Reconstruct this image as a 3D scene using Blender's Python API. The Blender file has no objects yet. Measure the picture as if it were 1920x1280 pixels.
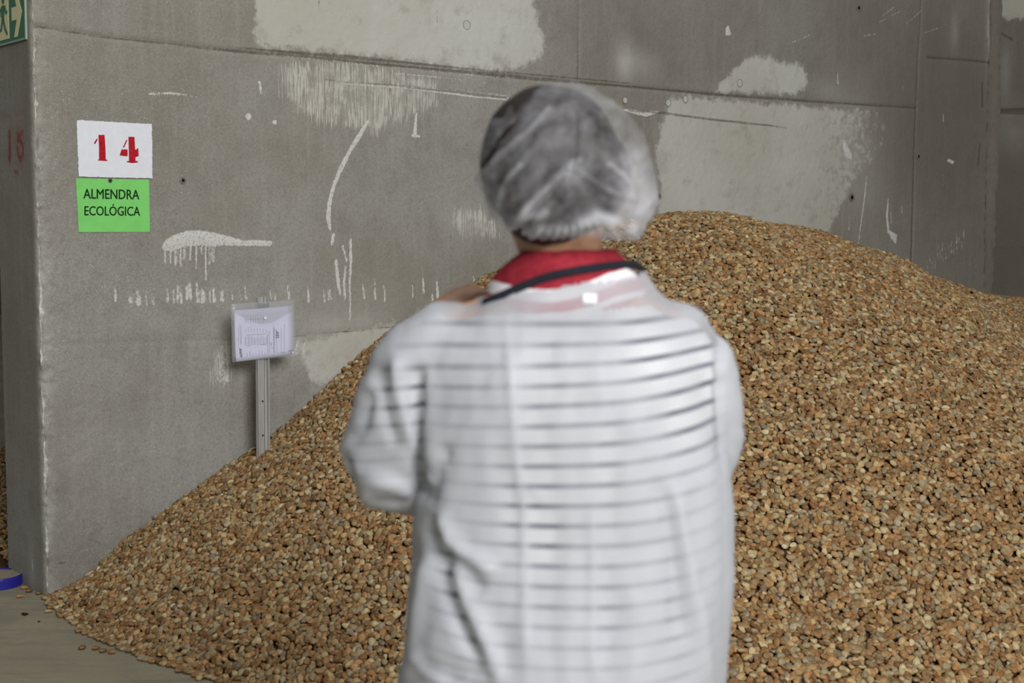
import bpy, bmesh, math, random
import numpy as np
from mathutils import Vector, Matrix, Euler
from mathutils.bvhtree import BVHTree

S = bpy.context.scene
C = S.collection
RNG = np.random.default_rng(14)
random.seed(14)

# ------------------------------------------------------------------ camera
F_PX, CX, CY = 2667.0, 960.0, 640.0
CAM_H = 1.40
PITCH = math.atan(210.0 / F_PX)
cam_d = bpy.data.cameras.new('camera'); cam = bpy.data.objects.new('camera', cam_d); C.objects.link(cam)
cam_d.sensor_width = 36.0
cam_d.lens = 36.0 * F_PX / 1920.0
cam.location = (0, 0, CAM_H)
cam.rotation_euler = (math.pi / 2 - PITCH, 0, 0)
cam_d.clip_start = 0.05
cam_d.dof.use_dof = True
cam_d.dof.focus_distance = 5.8
cam_d.dof.aperture_fstop = 4.6
S.camera = cam

# ------------------------------------------------------------------ world, lights, exposure
w = bpy.data.worlds.new('hall_light'); S.world = w; w.use_nodes = True
wb = w.node_tree.nodes['Background']
wb.inputs[0].default_value = (0.98, 0.99, 1.0, 1)
wb.inputs[1].default_value = 0.245

def area(name, loc, target, sx, sy, power, col):
    d = bpy.data.lights.new(name, 'AREA'); d.shape = 'RECTANGLE'; d.size = sx; d.size_y = sy
    d.energy = power; d.color = col
    o = bpy.data.objects.new(name, d); C.objects.link(o); o.location = loc
    o.rotation_euler = (Vector(target) - Vector(loc)).to_track_quat('-Z', 'Y').to_euler()
    return o
area('loading_door_daylight', (2.8, -4.2, 4.2), (-0.2, 6.3, 0.9), 3.0, 2.4, 1120, (0.985, 0.99, 1.0))
area('overhead_fill', (0.5, 2.5, 7.0), (0.3, 5.5, 0.0), 3.0, 3.0, 150, (0.95, 0.98, 1.0))  # added overhead fill lamp, no roof opening is in view
S.view_settings.view_transform = 'Standard'
S.view_settings.look = 'None'
S.view_settings.gamma = 1.0
S.view_settings.use_curve_mapping = False
S.view_settings.exposure = -0.60

# ------------------------------------------------------------------ geometry helpers
FW = np.array([0, math.cos(PITCH), -math.sin(PITCH)])
UP = np.array([0, math.sin(PITCH), math.cos(PITCH)])
def ray(px, py):
    return np.array([(px - CX) / F_PX, 0, 0]) + UP * ((CY - py) / F_PX) + FW
CAMP = np.array([0, 0, CAM_H])
def on_floor(px, py, z=0.0):
    r = ray(px, py); return CAMP + r * ((z - CAM_H) / r[2])
def at_depth(px, py, Y):
    r = ray(px, py); return CAMP + r * (Y / r[1])
def project(P):
    Q = np.asarray(P) - CAMP
    zf = Q @ FW
    return CX + F_PX * Q[..., 0] / zf, CY - F_PX * (Q @ UP) / zf, zf

C0 = on_floor(87, 1118)                      # foot of the free end of the partition wall
VPX = 4150.0
dvec = np.array([(VPX - CX) / F_PX, 1.0, 0]); DW = dvec / np.linalg.norm(dvec)     # along the wall
NW = np.array([DW[1], -DW[0], 0.0])          # out of the wall, into the bay
def on_wall(px, py, v=0.0):                  # -> (u, z) on the plane v in front of the wall
    r = ray(px, py); o = C0 + NW * v
    t = ((o - CAMP) @ NW) / (r @ NW)
    P = CAMP + r * t
    return (P - C0) @ DW, P[2]
def on_end(px, py):                          # -> (s, z) on the end face
    r = ray(px, py); t = ((C0 - CAMP) @ DW) / (r @ DW)
    P = CAMP + r * t
    return -((P - C0) @ NW), P[2]
def bay(u, v, z=0.0):
    return C0 + DW * u + NW * v + np.array([0, 0, z])
U_C = on_wall(1857, 300)[0]                  # corner with the perpendicular wall
T_W = on_end(6, 700)[0]                      # wall thickness

def tag(o, label=None, cat=None, group=None, kind=None):
    if label: o['label'] = label
    if cat: o['category'] = cat
    if group: o['group'] = group
    if kind: o['kind'] = kind
    return o
def empty(name, loc, label, cat, group=None, rot=None):
    o = bpy.data.objects.new(name, None); C.objects.link(o); o.location = loc
    o.empty_display_size = 0.05
    if rot: o.rotation_euler = rot
    return tag(o, label, cat, group)
def mesh(name, V, F, mat=None, parent=None, smooth=False, world=True):
    me = bpy.data.meshes.new(name)
    me.from_pydata([tuple(map(float, v)) for v in V], [], [tuple(map(int, f)) for f in F]); me.validate(); me.update()
    if smooth: me.polygons.foreach_set('use_smooth', [True] * len(me.polygons))
    if mat: me.materials.append(mat)
    o = bpy.data.objects.new(name, me); C.objects.link(o)
    if parent:
        o.parent = parent
        if world:
            M = mat_world(parent).inverted(); me.transform(M)
    return o
def mat_world(o):
    M = Matrix.LocRotScale(o.location, o.rotation_euler, o.scale)
    return mat_world(o.parent) @ M if o.parent else M
def grid_mesh(name, P, mat=None, smooth=True, parent=None):
    """P: (n, m, 3) array of points"""
    n, m = P.shape[:2]
    i = np.arange(n * m).reshape(n, m)
    F = np.stack([i[:-1, :-1], i[1:, :-1], i[1:, 1:], i[:-1, 1:]], -1).reshape(-1, 4)
    return np_mesh(name, P.reshape(-1, 3), F, mat, smooth, parent)
def np_mesh(name, V, F, mat=None, smooth=True, parent=None):
    me = bpy.data.meshes.new(name)
    V = np.asarray(V, np.float32); F = np.asarray(F, np.int32); k = F.shape[1]
    me.vertices.add(len(V)); me.vertices.foreach_set('co', V.ravel())
    me.loops.add(F.size); me.loops.foreach_set('vertex_index', F.ravel())
    me.polygons.add(len(F)); me.polygons.foreach_set('loop_start', np.arange(len(F), dtype=np.int32) * k)
    me.polygons.foreach_set('loop_total', np.full(len(F), k, np.int32))
    me.update(calc_edges=True); me.validate()
    if smooth: me.polygons.foreach_set('use_smooth', np.ones(len(me.polygons), bool))
    if mat: me.materials.append(mat)
    o = bpy.data.objects.new(name, me); C.objects.link(o)
    if parent:
        o.parent = parent; me.transform(mat_world(parent).inverted())
    return o
def attr4(o, name, A):
    a = o.data.attributes.new(name, 'FLOAT_COLOR', 'POINT'); a.data.foreach_set('color', np.asarray(A, np.float32).ravel())
def attr1(o, name, A):
    a = o.data.attributes.new(name, 'FLOAT', 'POINT'); a.data.foreach_set('value', np.asarray(A, np.float32).ravel())

def prism(name, pts3, thick_vec, mat, parent=None):
    """polygon of world points extruded by thick_vec"""
    n = len(pts3); t = np.asarray(thick_vec)
    V = [np.asarray(p) for p in pts3] + [np.asarray(p) + t for p in pts3]
    F = [tuple(range(n, 2 * n)), tuple(range(n - 1, -1, -1))] + [(i, (i + 1) % n, n + (i + 1) % n, n + i) for i in range(n)]
    o = mesh(name, V, F, mat, parent)
    bm = bmesh.new(); bm.from_mesh(o.data); bmesh.ops.recalc_face_normals(bm, faces=bm.faces); bm.to_mesh(o.data); bm.free()
    return o

def vnoise(X, Y, seed=0):
    """smooth 2-D value noise in [-1, 1]"""
    r = np.random.default_rng(seed).random((256, 256)) * 2 - 1
    xi = np.floor(X).astype(int); yi = np.floor(Y).astype(int)
    fx = X - xi; fy = Y - yi
    fx = fx * fx * (3 - 2 * fx); fy = fy * fy * (3 - 2 * fy)
    a = r[xi & 255, yi & 255]; b = r[(xi + 1) & 255, yi & 255]; c = r[xi & 255, (yi + 1) & 255]; d = r[(xi + 1) & 255, (yi + 1) & 255]
    return (a * (1 - fx) + b * fx) * (1 - fy) + (c * (1 - fx) + d * fx) * fy
def fbm(X, Y, seed=0, oct=4):
    s = 0; a = 1; t = 0
    for k in range(oct):
        s = s + a * vnoise(X * 2 ** k, Y * 2 ** k, seed + k * 7); t += a; a *= 0.5
    return s / t
def vnoise3(X, Y, Z, seed=0):
    return (vnoise(X, Y + 3.1 * Z, seed) + vnoise(Y + 1.7, Z - 0.7 * X, seed + 1) + vnoise(Z, X + 0.5 * Y, seed + 2)) / 1.7

def seg_dist(U, Z, pts, r0=None):
    """distance to a polyline; with radii per point gives distance minus radius"""
    best = np.full(U.shape, 1e3)
    for i in range(len(pts) - 1):
        ax, az = pts[i][:2]; bx, bz = pts[i + 1][:2]
        dx, dz = bx - ax, bz - az; L = dx * dx + dz * dz + 1e-12
        t = np.clip(((U - ax) * dx + (Z - az) * dz) / L, 0, 1)
        d = np.hypot(U - ax - t * dx, Z - az - t * dz)
        if r0 is not None: d = d - (r0[i] * (1 - t) + r0[i + 1] * t)
        best = np.minimum(best, d)
    return best
def poly_sdf(U, Z, pts):
    """signed distance, positive inside"""
    d = seg_dist(U, Z, list(pts) + [pts[0]])
    ins = np.zeros(U.shape, bool); n = len(pts)
    for i in range(n):
        ax, az = pts[i]; bx, bz = pts[(i + 1) % n]
        c = (az > Z) != (bz > Z)
        ins ^= c & (U < (bx - ax) * (Z - az) / (bz - az + 1e-12) + ax)
    return np.where(ins, d, -d)

# ------------------------------------------------------------------ material helpers
def lin(r, g, b):
    f = lambda c: (c / 255 / 12.92) if c / 255 <= 0.04045 else ((c / 255 + 0.055) / 1.055) ** 2.4
    return (f(r), f(g), f(b), 1)
class NT:
    def __init__(s, name):
        s.m = bpy.data.materials.new(name); s.m.use_nodes = True
        s.t = s.m.node_tree; s.n = s.t.nodes; s.b = s.n['Principled BSDF']; s.out = s.n['Material Output']
    def node(s, typ, **kw):
        n = s.n.new(typ)
        for k, v in kw.items(): setattr(n, k, v)
        return n
    def link(s, a, b): s.t.links.new(a, b)
    def put(s, sock, v):
        if hasattr(v, 'is_output') or isinstance(v, bpy.types.NodeSocket): s.link(v, sock)
        else: sock.default_value = v
    def math(s, op, a, b=0.0, c=None, clamp=False):
        n = s.node('ShaderNodeMath', operation=op, use_clamp=clamp)
        s.put(n.inputs[0], a); s.put(n.inputs[1], b)
        if c is not None: s.put(n.inputs[2], c)
        return n.outputs[0]
    def mix(s, f, a, b, blend='MIX'):
        n = s.node('ShaderNodeMix', data_type='RGBA', blend_type=blend, clamp_factor=True)
        s.put(n.inputs['Factor'], f); s.put(n.inputs[6], a); s.put(n.inputs[7], b)
        return n.outputs[2]
    def step(s, x, lo, hi, a=0.0, b=1.0):
        n = s.node('ShaderNodeMapRange', interpolation_type='SMOOTHSTEP', clamp=True)
        s.put(n.inputs[0], x); n.inputs[1].default_value = lo; n.inputs[2].default_value = hi
        n.inputs[3].default_value = a; n.inputs[4].default_value = b
        return n.outputs[0]
    def coords(s, scale=(1, 1, 1), rot=(0, 0, 0), kind='Object'):
        c = s.node('ShaderNodeTexCoord'); m = s.node('ShaderNodeMapping')
        m.inputs['Scale'].default_value = scale; m.inputs['Rotation'].default_value = rot
        s.link(c.outputs[kind], m.inputs[0]); return m.outputs[0]
    def noise(s, vec, scale, detail=4, rough=0.55, dist=0.0):
        n = s.node('ShaderNodeTexNoise'); s.link(vec, n.inputs['Vector'])
        n.inputs['Scale'].default_value = scale; n.inputs['Detail'].default_value = detail
        n.inputs['Roughness'].default_value = rough; n.inputs['Distortion'].default_value = dist
        return n.outputs[0]
    def voro(s, vec, scale, feature='F1'):
        n = s.node('ShaderNodeTexVoronoi', feature=feature); s.link(vec, n.inputs['Vector']); n.inputs['Scale'].default_value = scale
        return n.outputs[0]
    def attr(s, name):
        n = s.node('ShaderNodeAttribute', attribute_name=name)
        return n
    def rgba(s, name):
        a = s.attr(name); sp = s.node('ShaderNodeSeparateColor'); s.link(a.outputs['Color'], sp.inputs[0])
        return sp.outputs[0], sp.outputs[1], sp.outputs[2], a.outputs['Alpha']
    def bump(s, h, strength=0.3, dist=0.01, normal=None):
        n = s.node('ShaderNodeBump'); s.link(h, n.inputs['Height']); n.inputs['Strength'].default_value = strength
        n.inputs['Distance'].default_value = dist
        if normal: s.link(normal, n.inputs['Normal'])
        s.link(n.outputs[0], s.b.inputs['Normal']); return n.outputs[0]
    def base(s, col=None, rough=0.7, spec=0.3, metal=0.0):
        if col is not None: s.put(s.b.inputs['Base Color'], col)
        s.put(s.b.inputs['Roughness'], rough); s.b.inputs['Specular IOR Level'].default_value = spec
        s.b.inputs['Metallic'].default_value = metal
        return s.m
def plain(name, col, rough=0.6, spec=0.3, metal=0.0, var=0.12, scale=60):
    t = NT(name); n = t.noise(t.coords(), scale, 3)
    c = t.mix(t.step(n, 0.3, 0.7), col, tuple(min(1, x * (1 - var)) for x in col[:3]) + (1,))
    return t.base(c, rough, spec, metal)

# ------------------------------------------------------------------ concrete wall material
def concrete(name, dark=1.0):
    t = NT(name)
    co = t.coords(); R1, G1, B1, A1 = t.rgba('marks'); R2, G2, B2, A2 = t.rgba('tints')
    big = t.noise(co, 1.1, 5, 0.6); med = t.noise(co, 7, 5, 0.6); fine = t.noise(co, 90, 4, 0.6)
    grain = t.noise(co, 420, 2, 0.5)
    # streaks that run down the wall
    st = t.noise(t.coords((26, 26, 1.3)), 1.0, 5, 0.65)
    st2 = t.noise(t.coords((150, 150, 9.0)), 1.0, 4, 0.65, 0.5)
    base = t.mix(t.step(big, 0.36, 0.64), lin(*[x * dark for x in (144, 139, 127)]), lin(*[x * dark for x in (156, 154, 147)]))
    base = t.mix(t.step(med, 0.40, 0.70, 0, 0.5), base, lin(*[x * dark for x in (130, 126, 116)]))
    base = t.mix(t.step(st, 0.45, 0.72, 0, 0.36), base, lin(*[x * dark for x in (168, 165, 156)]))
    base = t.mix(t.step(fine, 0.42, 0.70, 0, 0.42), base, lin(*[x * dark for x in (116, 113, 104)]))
    grit = t.noise(t.coords((1, 1, 1.5), (0.6, 0.3, 0.2)), 170, 5, 0.75, 1.4)
    base = t.mix(t.math('MULTIPLY', t.step(grit, 0.51, 0.64), t.math('ADD', 0.12, t.math('MULTIPLY', R2, 1.0)), clamp=True), base, lin(186, 183, 174))
    # soft brown dirt and painted light falloff / soft light areas
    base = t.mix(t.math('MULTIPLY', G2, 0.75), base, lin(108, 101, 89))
    base = t.mix(t.math('MULTIPLY', A2, t.step(med, 0.2, 0.7, 0.35, 0.8)), base, lin(196, 194, 186))
    # pale cement patches with frayed outline
    e = t.math('MULTIPLY', t.math('SUBTRACT', t.noise(co, 22, 6, 0.7), 0.5), 0.13)
    pm = t.step(t.math('ADD', R1, e), -0.018, 0.02)
    blot = t.step(t.noise(co, 9, 6, 0.7), 0.50, 0.72, 0, 0.6)
    pale = t.mix(t.step(big, 0.35, 0.7), lin(184, 181, 169), lin(197, 196, 188))
    pale = t.mix(blot, pale, lin(156, 152, 141))
    pale = t.mix(t.step(t.noise(co, 60, 4, 0.6), 0.66, 0.74, 0, 0.6), pale, lin(140, 136, 124))
    base = t.mix(t.math('MULTIPLY', pm, 0.93), base, pale)
    # trowel streaked patches: only the ridges are pale
    e2 = t.math('MULTIPLY', t.math('SUBTRACT', st2, 0.5), 0.22)
    sm = t.step(t.math('ADD', A1, e2), -0.01, 0.02)
    strk = t.step(st2, 0.37, 0.53)
    base = t.mix(t.math('MULTIPLY', sm, t.math('MULTIPLY', t.math('MULTIPLY', strk, t.step(t.noise(co, 14, 4), 0.3, 0.6, 0.25, 1.0)), 0.75)), base, lin(206, 203, 192))
    # white speckles and hair-thin scrapes
    v = t.voro(t.coords((1, 1, 0.75)), 130)
    dens = t.math('ADD', t.math('MULTIPLY', R2, 0.25), t.math('MULTIPLY', t.math('SUBTRACT', t.noise(co, 16, 3), 0.5), 0.36))
    sp = t.step(t.math('SUBTRACT', dens, v), -0.015, 0.05)
    base = t.mix(t.math('MULTIPLY', sp, 0.55), base, lin(214, 212, 204))
    v3 = t.voro(t.coords((1, 1, 0.9)), 26)
    sp3 = t.step(t.math('SUBTRACT', t.math('ADD', t.math('MULTIPLY', t.noise(co, 5, 2), 0.24), t.math('MULTIPLY', t.math('SUBTRACT', t.noise(co, 150, 2), 0.5), 0.16)), v), 0.0, 0.02)
    base = t.mix(t.math('MULTIPLY', sp3, t.math('MULTIPLY', t.step(R2, 0.05, 0.4), 0.8)), base, lin(218, 216, 208))
    # white scrapes
    e3 = t.math('MULTIPLY', t.math('SUBTRACT', t.noise(t.coords((1, 1, 0.5)), 130, 4, 0.7), 0.5), 0.017)
    wm = t.step(t.math('ADD', G1, e3), -0.0022, 0.0018)
    white = t.mix(t.step(t.noise(co, 110, 4, 0.7), 0.47, 0.70), lin(216, 215, 208), lin(160, 157, 148))
    base = t.mix(t.math('MULTIPLY', wm, 0.93), base, white)
    # cracks and stained joints
    e4 = t.math('MULTIPLY', t.math('SUBTRACT', t.noise(co, 45, 5, 0.7), 0.5), 0.012)
    dm = t.step(t.math('ADD', B1, e4), -0.0035, 0.003)
    base = t.mix(t.math('MULTIPLY', dm, 0.72), base, lin(92, 84, 70))
    # old red stencil paint
    rm = t.math('MULTIPLY', t.math('MULTIPLY', B2, 0.86), t.step(t.noise(co, 70, 4, 0.7), 0.25, 0.55, 0.45, 1.0), clamp=True)
    base = t.mix(rm, base, lin(134, 44, 50))
    h = t.math('ADD', t.math('MULTIPLY', fine, 0.5), t.math('MULTIPLY', grain, 0.35))
    h = t.math('ADD', h, t.math('MULTIPLY', grit, t.math('MULTIPLY', R2, 1.6)))
    h = t.math('ADD', h, t.math('MULTIPLY', wm, 0.5))
    h = t.math('ADD', h, t.math('MULTIPLY', sp, 0.3))
    h = t.math('ADD', h, t.math('MULTIPLY', t.math('MULTIPLY', sm, strk), 0.3))
    h = t.math('SUBTRACT', h, t.math('MULTIPLY', dm, 0.8))
    t.bump(h, 0.5, 0.006)
    return t.base(base, 0.88, 0.2)
M_WALL = concrete('concrete_wall')
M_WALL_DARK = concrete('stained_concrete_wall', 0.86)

# ------------------------------------------------------------------ partition wall: masks
def W(*pts): return [on_wall(x, y) for x, y in pts]
def px2m(px, x=500):      # rough size on the wall of px picture points, at picture column x
    u0, z0 = on_wall(x, 300); u1, z1 = on_wall(x, 300 + px); return abs(z1 - z0)

class Marks:
    def __init__(s, U, Z, corner=None):
        s.U, s.Z = U, Z
        s.pale = np.full(U.shape, -0.3); s.white = np.full(U.shape, -0.1); s.line = np.full(U.shape, -0.1); s.streak = np.full(U.shape, -0.3)
        s.speck = np.zeros(U.shape); s.dirt = np.zeros(U.shape); s.red = np.zeros(U.shape); s.light = np.zeros(U.shape)
    def box(s, pts, pad):
        a = np.array([p[:2] for p in pts]); lo = a.min(0) - pad; hi = a.max(0) + pad
        i = np.where((s.U[:, 0] >= lo[0]) & (s.U[:, 0] <= hi[0]))[0]; j = np.where((s.Z[0] >= lo[1]) & (s.Z[0] <= hi[1]))[0]
        if len(i) == 0 or len(j) == 0: return None
        return (slice(i[0], i[-1] + 1), slice(j[0], j[-1] + 1))
    def poly(s, ch, pts, pad=0.25):
        b = s.box(pts, pad)
        if b: A = getattr(s, ch); A[b] = np.maximum(A[b], poly_sdf(s.U[b], s.Z[b], pts))
    def stroke(s, ch, pts, rad, pad=0.08):
        b = s.box(pts, pad)
        if not b: return
        if not hasattr(rad, '__len__'): rad = [rad] * len(pts)
        A = getattr(s, ch); A[b] = np.maximum(A[b], -seg_dist(s.U[b], s.Z[b], pts, rad))
    def soft(s, ch, c, ru, rz, amp):
        A = getattr(s, ch); A += amp * np.exp(-((s.U - c[0]) / ru) ** 2 - ((s.Z - c[1]) / rz) ** 2)
    def put(s, o, extra=None):
        m = np.stack([s.pale, s.white, s.line, s.streak], -1).reshape(-1, 4)
        q = np.stack([s.speck, s.dirt, s.red, s.light], -1).reshape(-1, 4)
        q = np.clip(q, 0, 1)
        return m, q

Z_TOP = 3.35
us = np.concatenate([[0], np.linspace(0.004, 0.12, 20), np.arange(0.128, U_C, 0.0085), [U_C]])
zs = np.arange(0, Z_TOP + 0.001, 0.0085)
U, Z = np.meshgrid(us, zs, indexing='ij')
mk = Marks(U, Z)
# pale cement areas
mk.poly('pale', W((468, -60), (478, 30), (476, 75), (500, 88), (560, 93), (640, 100), (720, 108), (800, 118), (880, 128), (960, 131), (990, 118), (1012, 108), (1020, 75), (1005, 40), (1000, -10), (1010, -70)))
mk.poly('pale', W((1340, 175), (1352, 155), (1380, 125), (1400, 108), (1440, 105), (1470, 120), (1500, 118), (1512, 140), (1508, 165), (1490, 178), (1400, 172)))
mk.poly('pale', W((1255, 185), (1300, 182), (1400, 190), (1560, 204), (1640, 212), (1660, 250), (1630, 300), (1600, 335), (1570, 400), (1550, 440), (1480, 480), (1250, 470), (1230, 420), (1240, 350), (1228, 290), (1238, 240)))
uf0, uf1 = on_wall(1440, 300)[0], on_wall(1640, 300)[0]; fr_ = np.clip((U - uf0) / (uf1 - uf0), 0, 1); mk.pale = np.where((mk.pale > -0.05) & (Z < on_wall(1500, 188)[1]), np.minimum(mk.pale, 0.06 - 0.075 * fr_), mk.pale)
mk.poly('pale', W((575, 640), (620, 632), (700, 615), (740, 605), (730, 660), (650, 700), (590, 720), (572, 690)))
for c, r, a in (((1610, 330), (0.25, 0.35), 0.35), ((1590, 250), (0.2, 0.25), 0.3), ((1170, 115), (0.07, 0.10), 0.8), ((1205, 120), (0.10, 0.07), 0.35), ((1550, 170), (0.12, 0.06), 0.3), ((640, 610), (0.25, 0.06), 0.6),
                ((660, 560), (0.3, 0.08), 0.2), ((870, 400), (0.14, 0.10), 0.3), ((1790, 60), (0.05, 0.12), 0.35), ((1855, 40), (0.05, 0.35), 0.3), ((560, 655), (0.06, 0.06), 0.5), ((170, 800), (0.12, 0.25), 0.12)):
    mk.soft('light', on_wall(*c), r[0], r[1], a)
# trowelled streaks
mk.poly('streak', W((532, 122), (600, 118), (690, 126), (760, 140), (815, 150), (818, 192), (775, 215), (725, 235), (700, 250), (660, 238), (610, 228), (560, 205), (535, 180)))
mk.poly('streak', W((405, 650), (428, 642), (432, 700), (420, 725), (402, 718)))
mk.poly('streak', W((553, 640), (575, 645), (576, 668), (556, 664)))
mk.poly('streak', W((848, 400), (900, 395), (930, 420), (935, 442), (850, 440)))
mk.poly('streak', W((1855, -60), (1866, -60), (1862, 110), (1850, 110)))
# long plaster smears
k = px2m(1)
mk.stroke('white', W((690, 228), (672, 258), (655, 285), (640, 315), (625, 350), (617, 385), (616, 410), (620, 435)), [3 * k, 5 * k, 4 * k, 5 * k, 4 * k, 4.5 * k, 5.5 * k, 2 * k])
mk.stroke('white', W((625, 441), (622, 458)), [4 * k, 3 * k])
mk.stroke('white', W((657, 450), (658, 490), (655, 540), (657, 560), (656, 600)), [3 * k, 3.5 * k, 2 * k, 2 * k, 1.8 * k])
mk.stroke('white', W((643, 462), (650, 490)), 2.4 * k)
mk.stroke('white', W((630, 488), (634, 530), (638, 552)), [3 * k, 4 * k, 2 * k])
mk.stroke('white', W((648, 500), (645, 530), (647, 562)), [2 * k, 3 * k, 2 * k])
mk.stroke('white', W((781, 212), (778, 252)), [2 * k, 5 * k]); mk.stroke('white', W((773, 255), (786, 256)), 2.5 * k)
mk.stroke('white', W((486, 155), (490, 175)), [3 * k, 2 * k])
mk.stroke('white', W((279, 176), (320, 175), (368, 181)), [1.4 * k, 2 * k, 1 * k])
# scraped plaster patch with drips
mk.poly('white', W((303, 464), (310, 450), (325, 441), (350, 433), (375, 432), (400, 436), (430, 443), (455, 451), (480, 450), (511, 452), (508, 461), (480, 461), (450, 461), (420, 460), (395, 461), (370, 460), (345, 463), (325, 470), (308, 470)))
for x, y1, r in ((310, 492, 1.6), (320, 494, 1.8), (329, 497, 2.2), (333, 492, 1.6), (340, 499, 1.8), (347, 490, 1.4), (357, 488, 1.5), (368, 503, 1.6), (378, 476, 1.5), (386, 524, 1.8), (394, 495, 1.7), (401, 492, 1.6)):
    mk.stroke('white', W((x, 462), (x, y1)), [r * k, 0.9 * r * k])
# row of short scrapes
for x, y0, y1, r in ((216, 538, 563, 2.2), (245, 558, 566, 3), (258, 545, 570, 2.4), (263, 555, 571, 1.6), (275, 546, 572, 1.4), (287, 552, 570, 1.7), (314, 543, 566, 2), (326, 543, 567, 1.5), (333, 534, 566, 1.4), (339, 535, 568, 2), (350, 537, 560, 2.4), (357, 530, 560, 2.6),
                     (370, 530, 566, 2), (379, 544, 566, 2.6), (384, 545, 566, 1.8), (394, 545, 566, 1.6), (401, 541, 566, 2.4), (414, 540, 563, 1.6), (419, 546, 566, 1.6), (435, 546, 562, 1.4), (451, 546, 562, 1.3), (461, 537, 562, 1.7), (508, 544, 562, 1.6), (516, 550, 562, 1.4), (541, 536, 561, 2.2),
                     (578, 538, 566, 2.2), (608, 541, 565, 1.6), (615, 540, 562, 1.2), (620, 543, 563, 1.5), (682, 533, 560, 2), (703, 522, 560, 1.8), (721, 536, 565, 1.8), (774, 535, 558, 1.4), (794, 522, 549, 2.2), (820, 529, 560, 3), (811, 553, 565, 2.5), (848, 535, 548, 1.2), (889, 518, 540, 2), (900, 520, 538, 1.6)):
    mk.stroke('white', W((x - 1, y0), (x + 1, y1)), [0.8 * r * k, 1.25 * r * k])
for i in range(8):
    mk.stroke('white', W((404 + 3.6 * i, 646 + 8 * abs(math.sin(i * 2.3))), (405 + 3.3 * i, 722 - 9 * abs(math.sin(i * 1.9)))), (0.8 + 0.5 * abs(math.sin(i * 3.3))) * k)
for i in range(6):
    mk.stroke('white', W((553 + 4 * i, 642 + 3 * math.sin(i * 2.0)), (554 + 4 * i, 666 - 4 * abs(math.sin(i * 1.3)))), 0.9 * k)
# far marks
kf = px2m(1, 1600)
mk.poly('white', W((1365, 46), (1371, 66), (1360, 67), (1360, 54)))
mk.poly('white', W((1582, 258), (1590, 275), (1598, 290), (1596, 300), (1586, 293), (1580, 275)))
mk.stroke('white', W((1571, 137), (1571, 157)), [0.8 * kf, 2 * kf])
mk.stroke('white', W((1625, 330), (1622, 365), (1613, 430), (1609, 465)), [1 * kf, 1.8 * kf, 1.3 * kf, 1.2 * kf])
mk.stroke('white', W((1666, 372), (1663, 405), (1666, 435)), [1.2 * kf, 3 * kf, 3.5 * kf]); mk.poly('white', W((1664, 430), (1682, 440), (1680, 458), (1670, 446)))
for x, y0, y1, r in ((1592, 405, 432, .8), (1671, 398, 420, 1.2), (1691, 387, 401, 1), (1768, 325, 350, .8), (1769, 214, 228, 1.4), (1767, 452, 470, 1), (1784, 445, 460, 1), (1794, 435, 455, 1), (1807, 430, 445, 1.2), (1846, 530, 536, 1.2), (1759, 455, 470, .9), (1693, 160, 165, .8)):
    mk.stroke('white', W((x, y0), (x, y1)), [0.7 * r * kf, r * kf])
for i in range(16):
    x = 1728 + i * 5; y = 500 - i * 3.4 + 9 * math.sin(i * 1.7)
    mk.stroke('white', W((x, y), (x + 1, y + 12 + 4 * math.sin(i * 3.1))), 0.9 * kf)
mk.poly('white', W((1778, 297), (1790, 303), (1786, 308), (1776, 302)))
for a, b in (((1648, 42), (1690, 20)), ((1655, 30), (1678, 12)), ((1733, 62), (1760, 52)), ((1485, 80), (1520, 65)), ((1700, 45), (1730, 18)), ((1620, 67), (1642, 64))):
    mk.stroke('white', W(a, b), 0.5 * kf)
for (x, y, r) in ((466, 219, 7), (1253, 193, 6), (515, 229, 5), (1386, 155, 4.5)):
    c = on_wall(x, y); mk.stroke('white', [c, (c[0] + 0.001, c[1])], r * px2m(1, x) * 0.9)
# crack and joints
crack_px = [(610, 150), (650, 155), (700, 158), (750, 162), (800, 167), (850, 172), (900, 178), (950, 183), (1180, 208), (1250, 213), (1300, 220), (1360, 227), (1440, 235), (1475, 240)]
mk.stroke('line', W(*crack_px[:8]), [1 * k, 1.6 * k, 2 * k, 2.2 * k, 2.6 * k, 3 * k, 3.6 * k, 2.6 * k]); mk.stroke('line', W(*crack_px[8:]), [2 * k, 2.4 * k, 2.4 * k, 2.4 * k, 2 * k, 1 * k])
mk.stroke('white', W((640, 156), (760, 164), (820, 170), (880, 177), (950, 184)), [1.5 * k, 2.6 * k, 4 * k, 5.5 * k, 5 * k]); mk.stroke('white', W((1170, 206), (1195, 211), (1212, 214), (1235, 210)), [2 * k, 5 * k, 6 * k, 2 * k])
mk.stroke('white', W((735, 137), (800, 143), (910, 155)), 0.9 * k)
joint_px = [(66, 49), (180, 68), (300, 81), (440, 96), (637, 113), (780, 128), (915, 141), (1050, 153), (1180, 163), (1360, 179), (1500, 189), (1637, 198), (1720, 203)]
JO = W(*joint_px)
mk.stroke('line', JO, [1.2 * k] * 3 + [2 * k] * 9 + [1.2 * k])
mk.stroke('line', W((440, 90), (640, 105), (915, 134), (1180, 156)), [0.8 * k, 2.5 * k, 1.8 * k, 1 * k])
mk.stroke('white', W((480, 101), (560, 107), (640, 116), (800, 131), (960, 148)), [0.5 * k, 1 * k, 1.3 * k, 1 * k, .8 * k])
VJ = W((1086, -60), (1083, 150)); mk.stroke('line', VJ, 1.0 * k)
VJ2 = W((1730, -60), (1726, 60), (1722, 108), (1716, 250), (1709, 500), (1706, 560)); mk.stroke('line', VJ2, [0.5 * kf] * 2 + [1 * kf, 1.6 * kf, 2 * kf, 1.4 * kf])
HJ2 = W((1740, 108), (1800, 112), (1860, 118)); mk.stroke('line', HJ2, 1.6 * kf)
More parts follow.
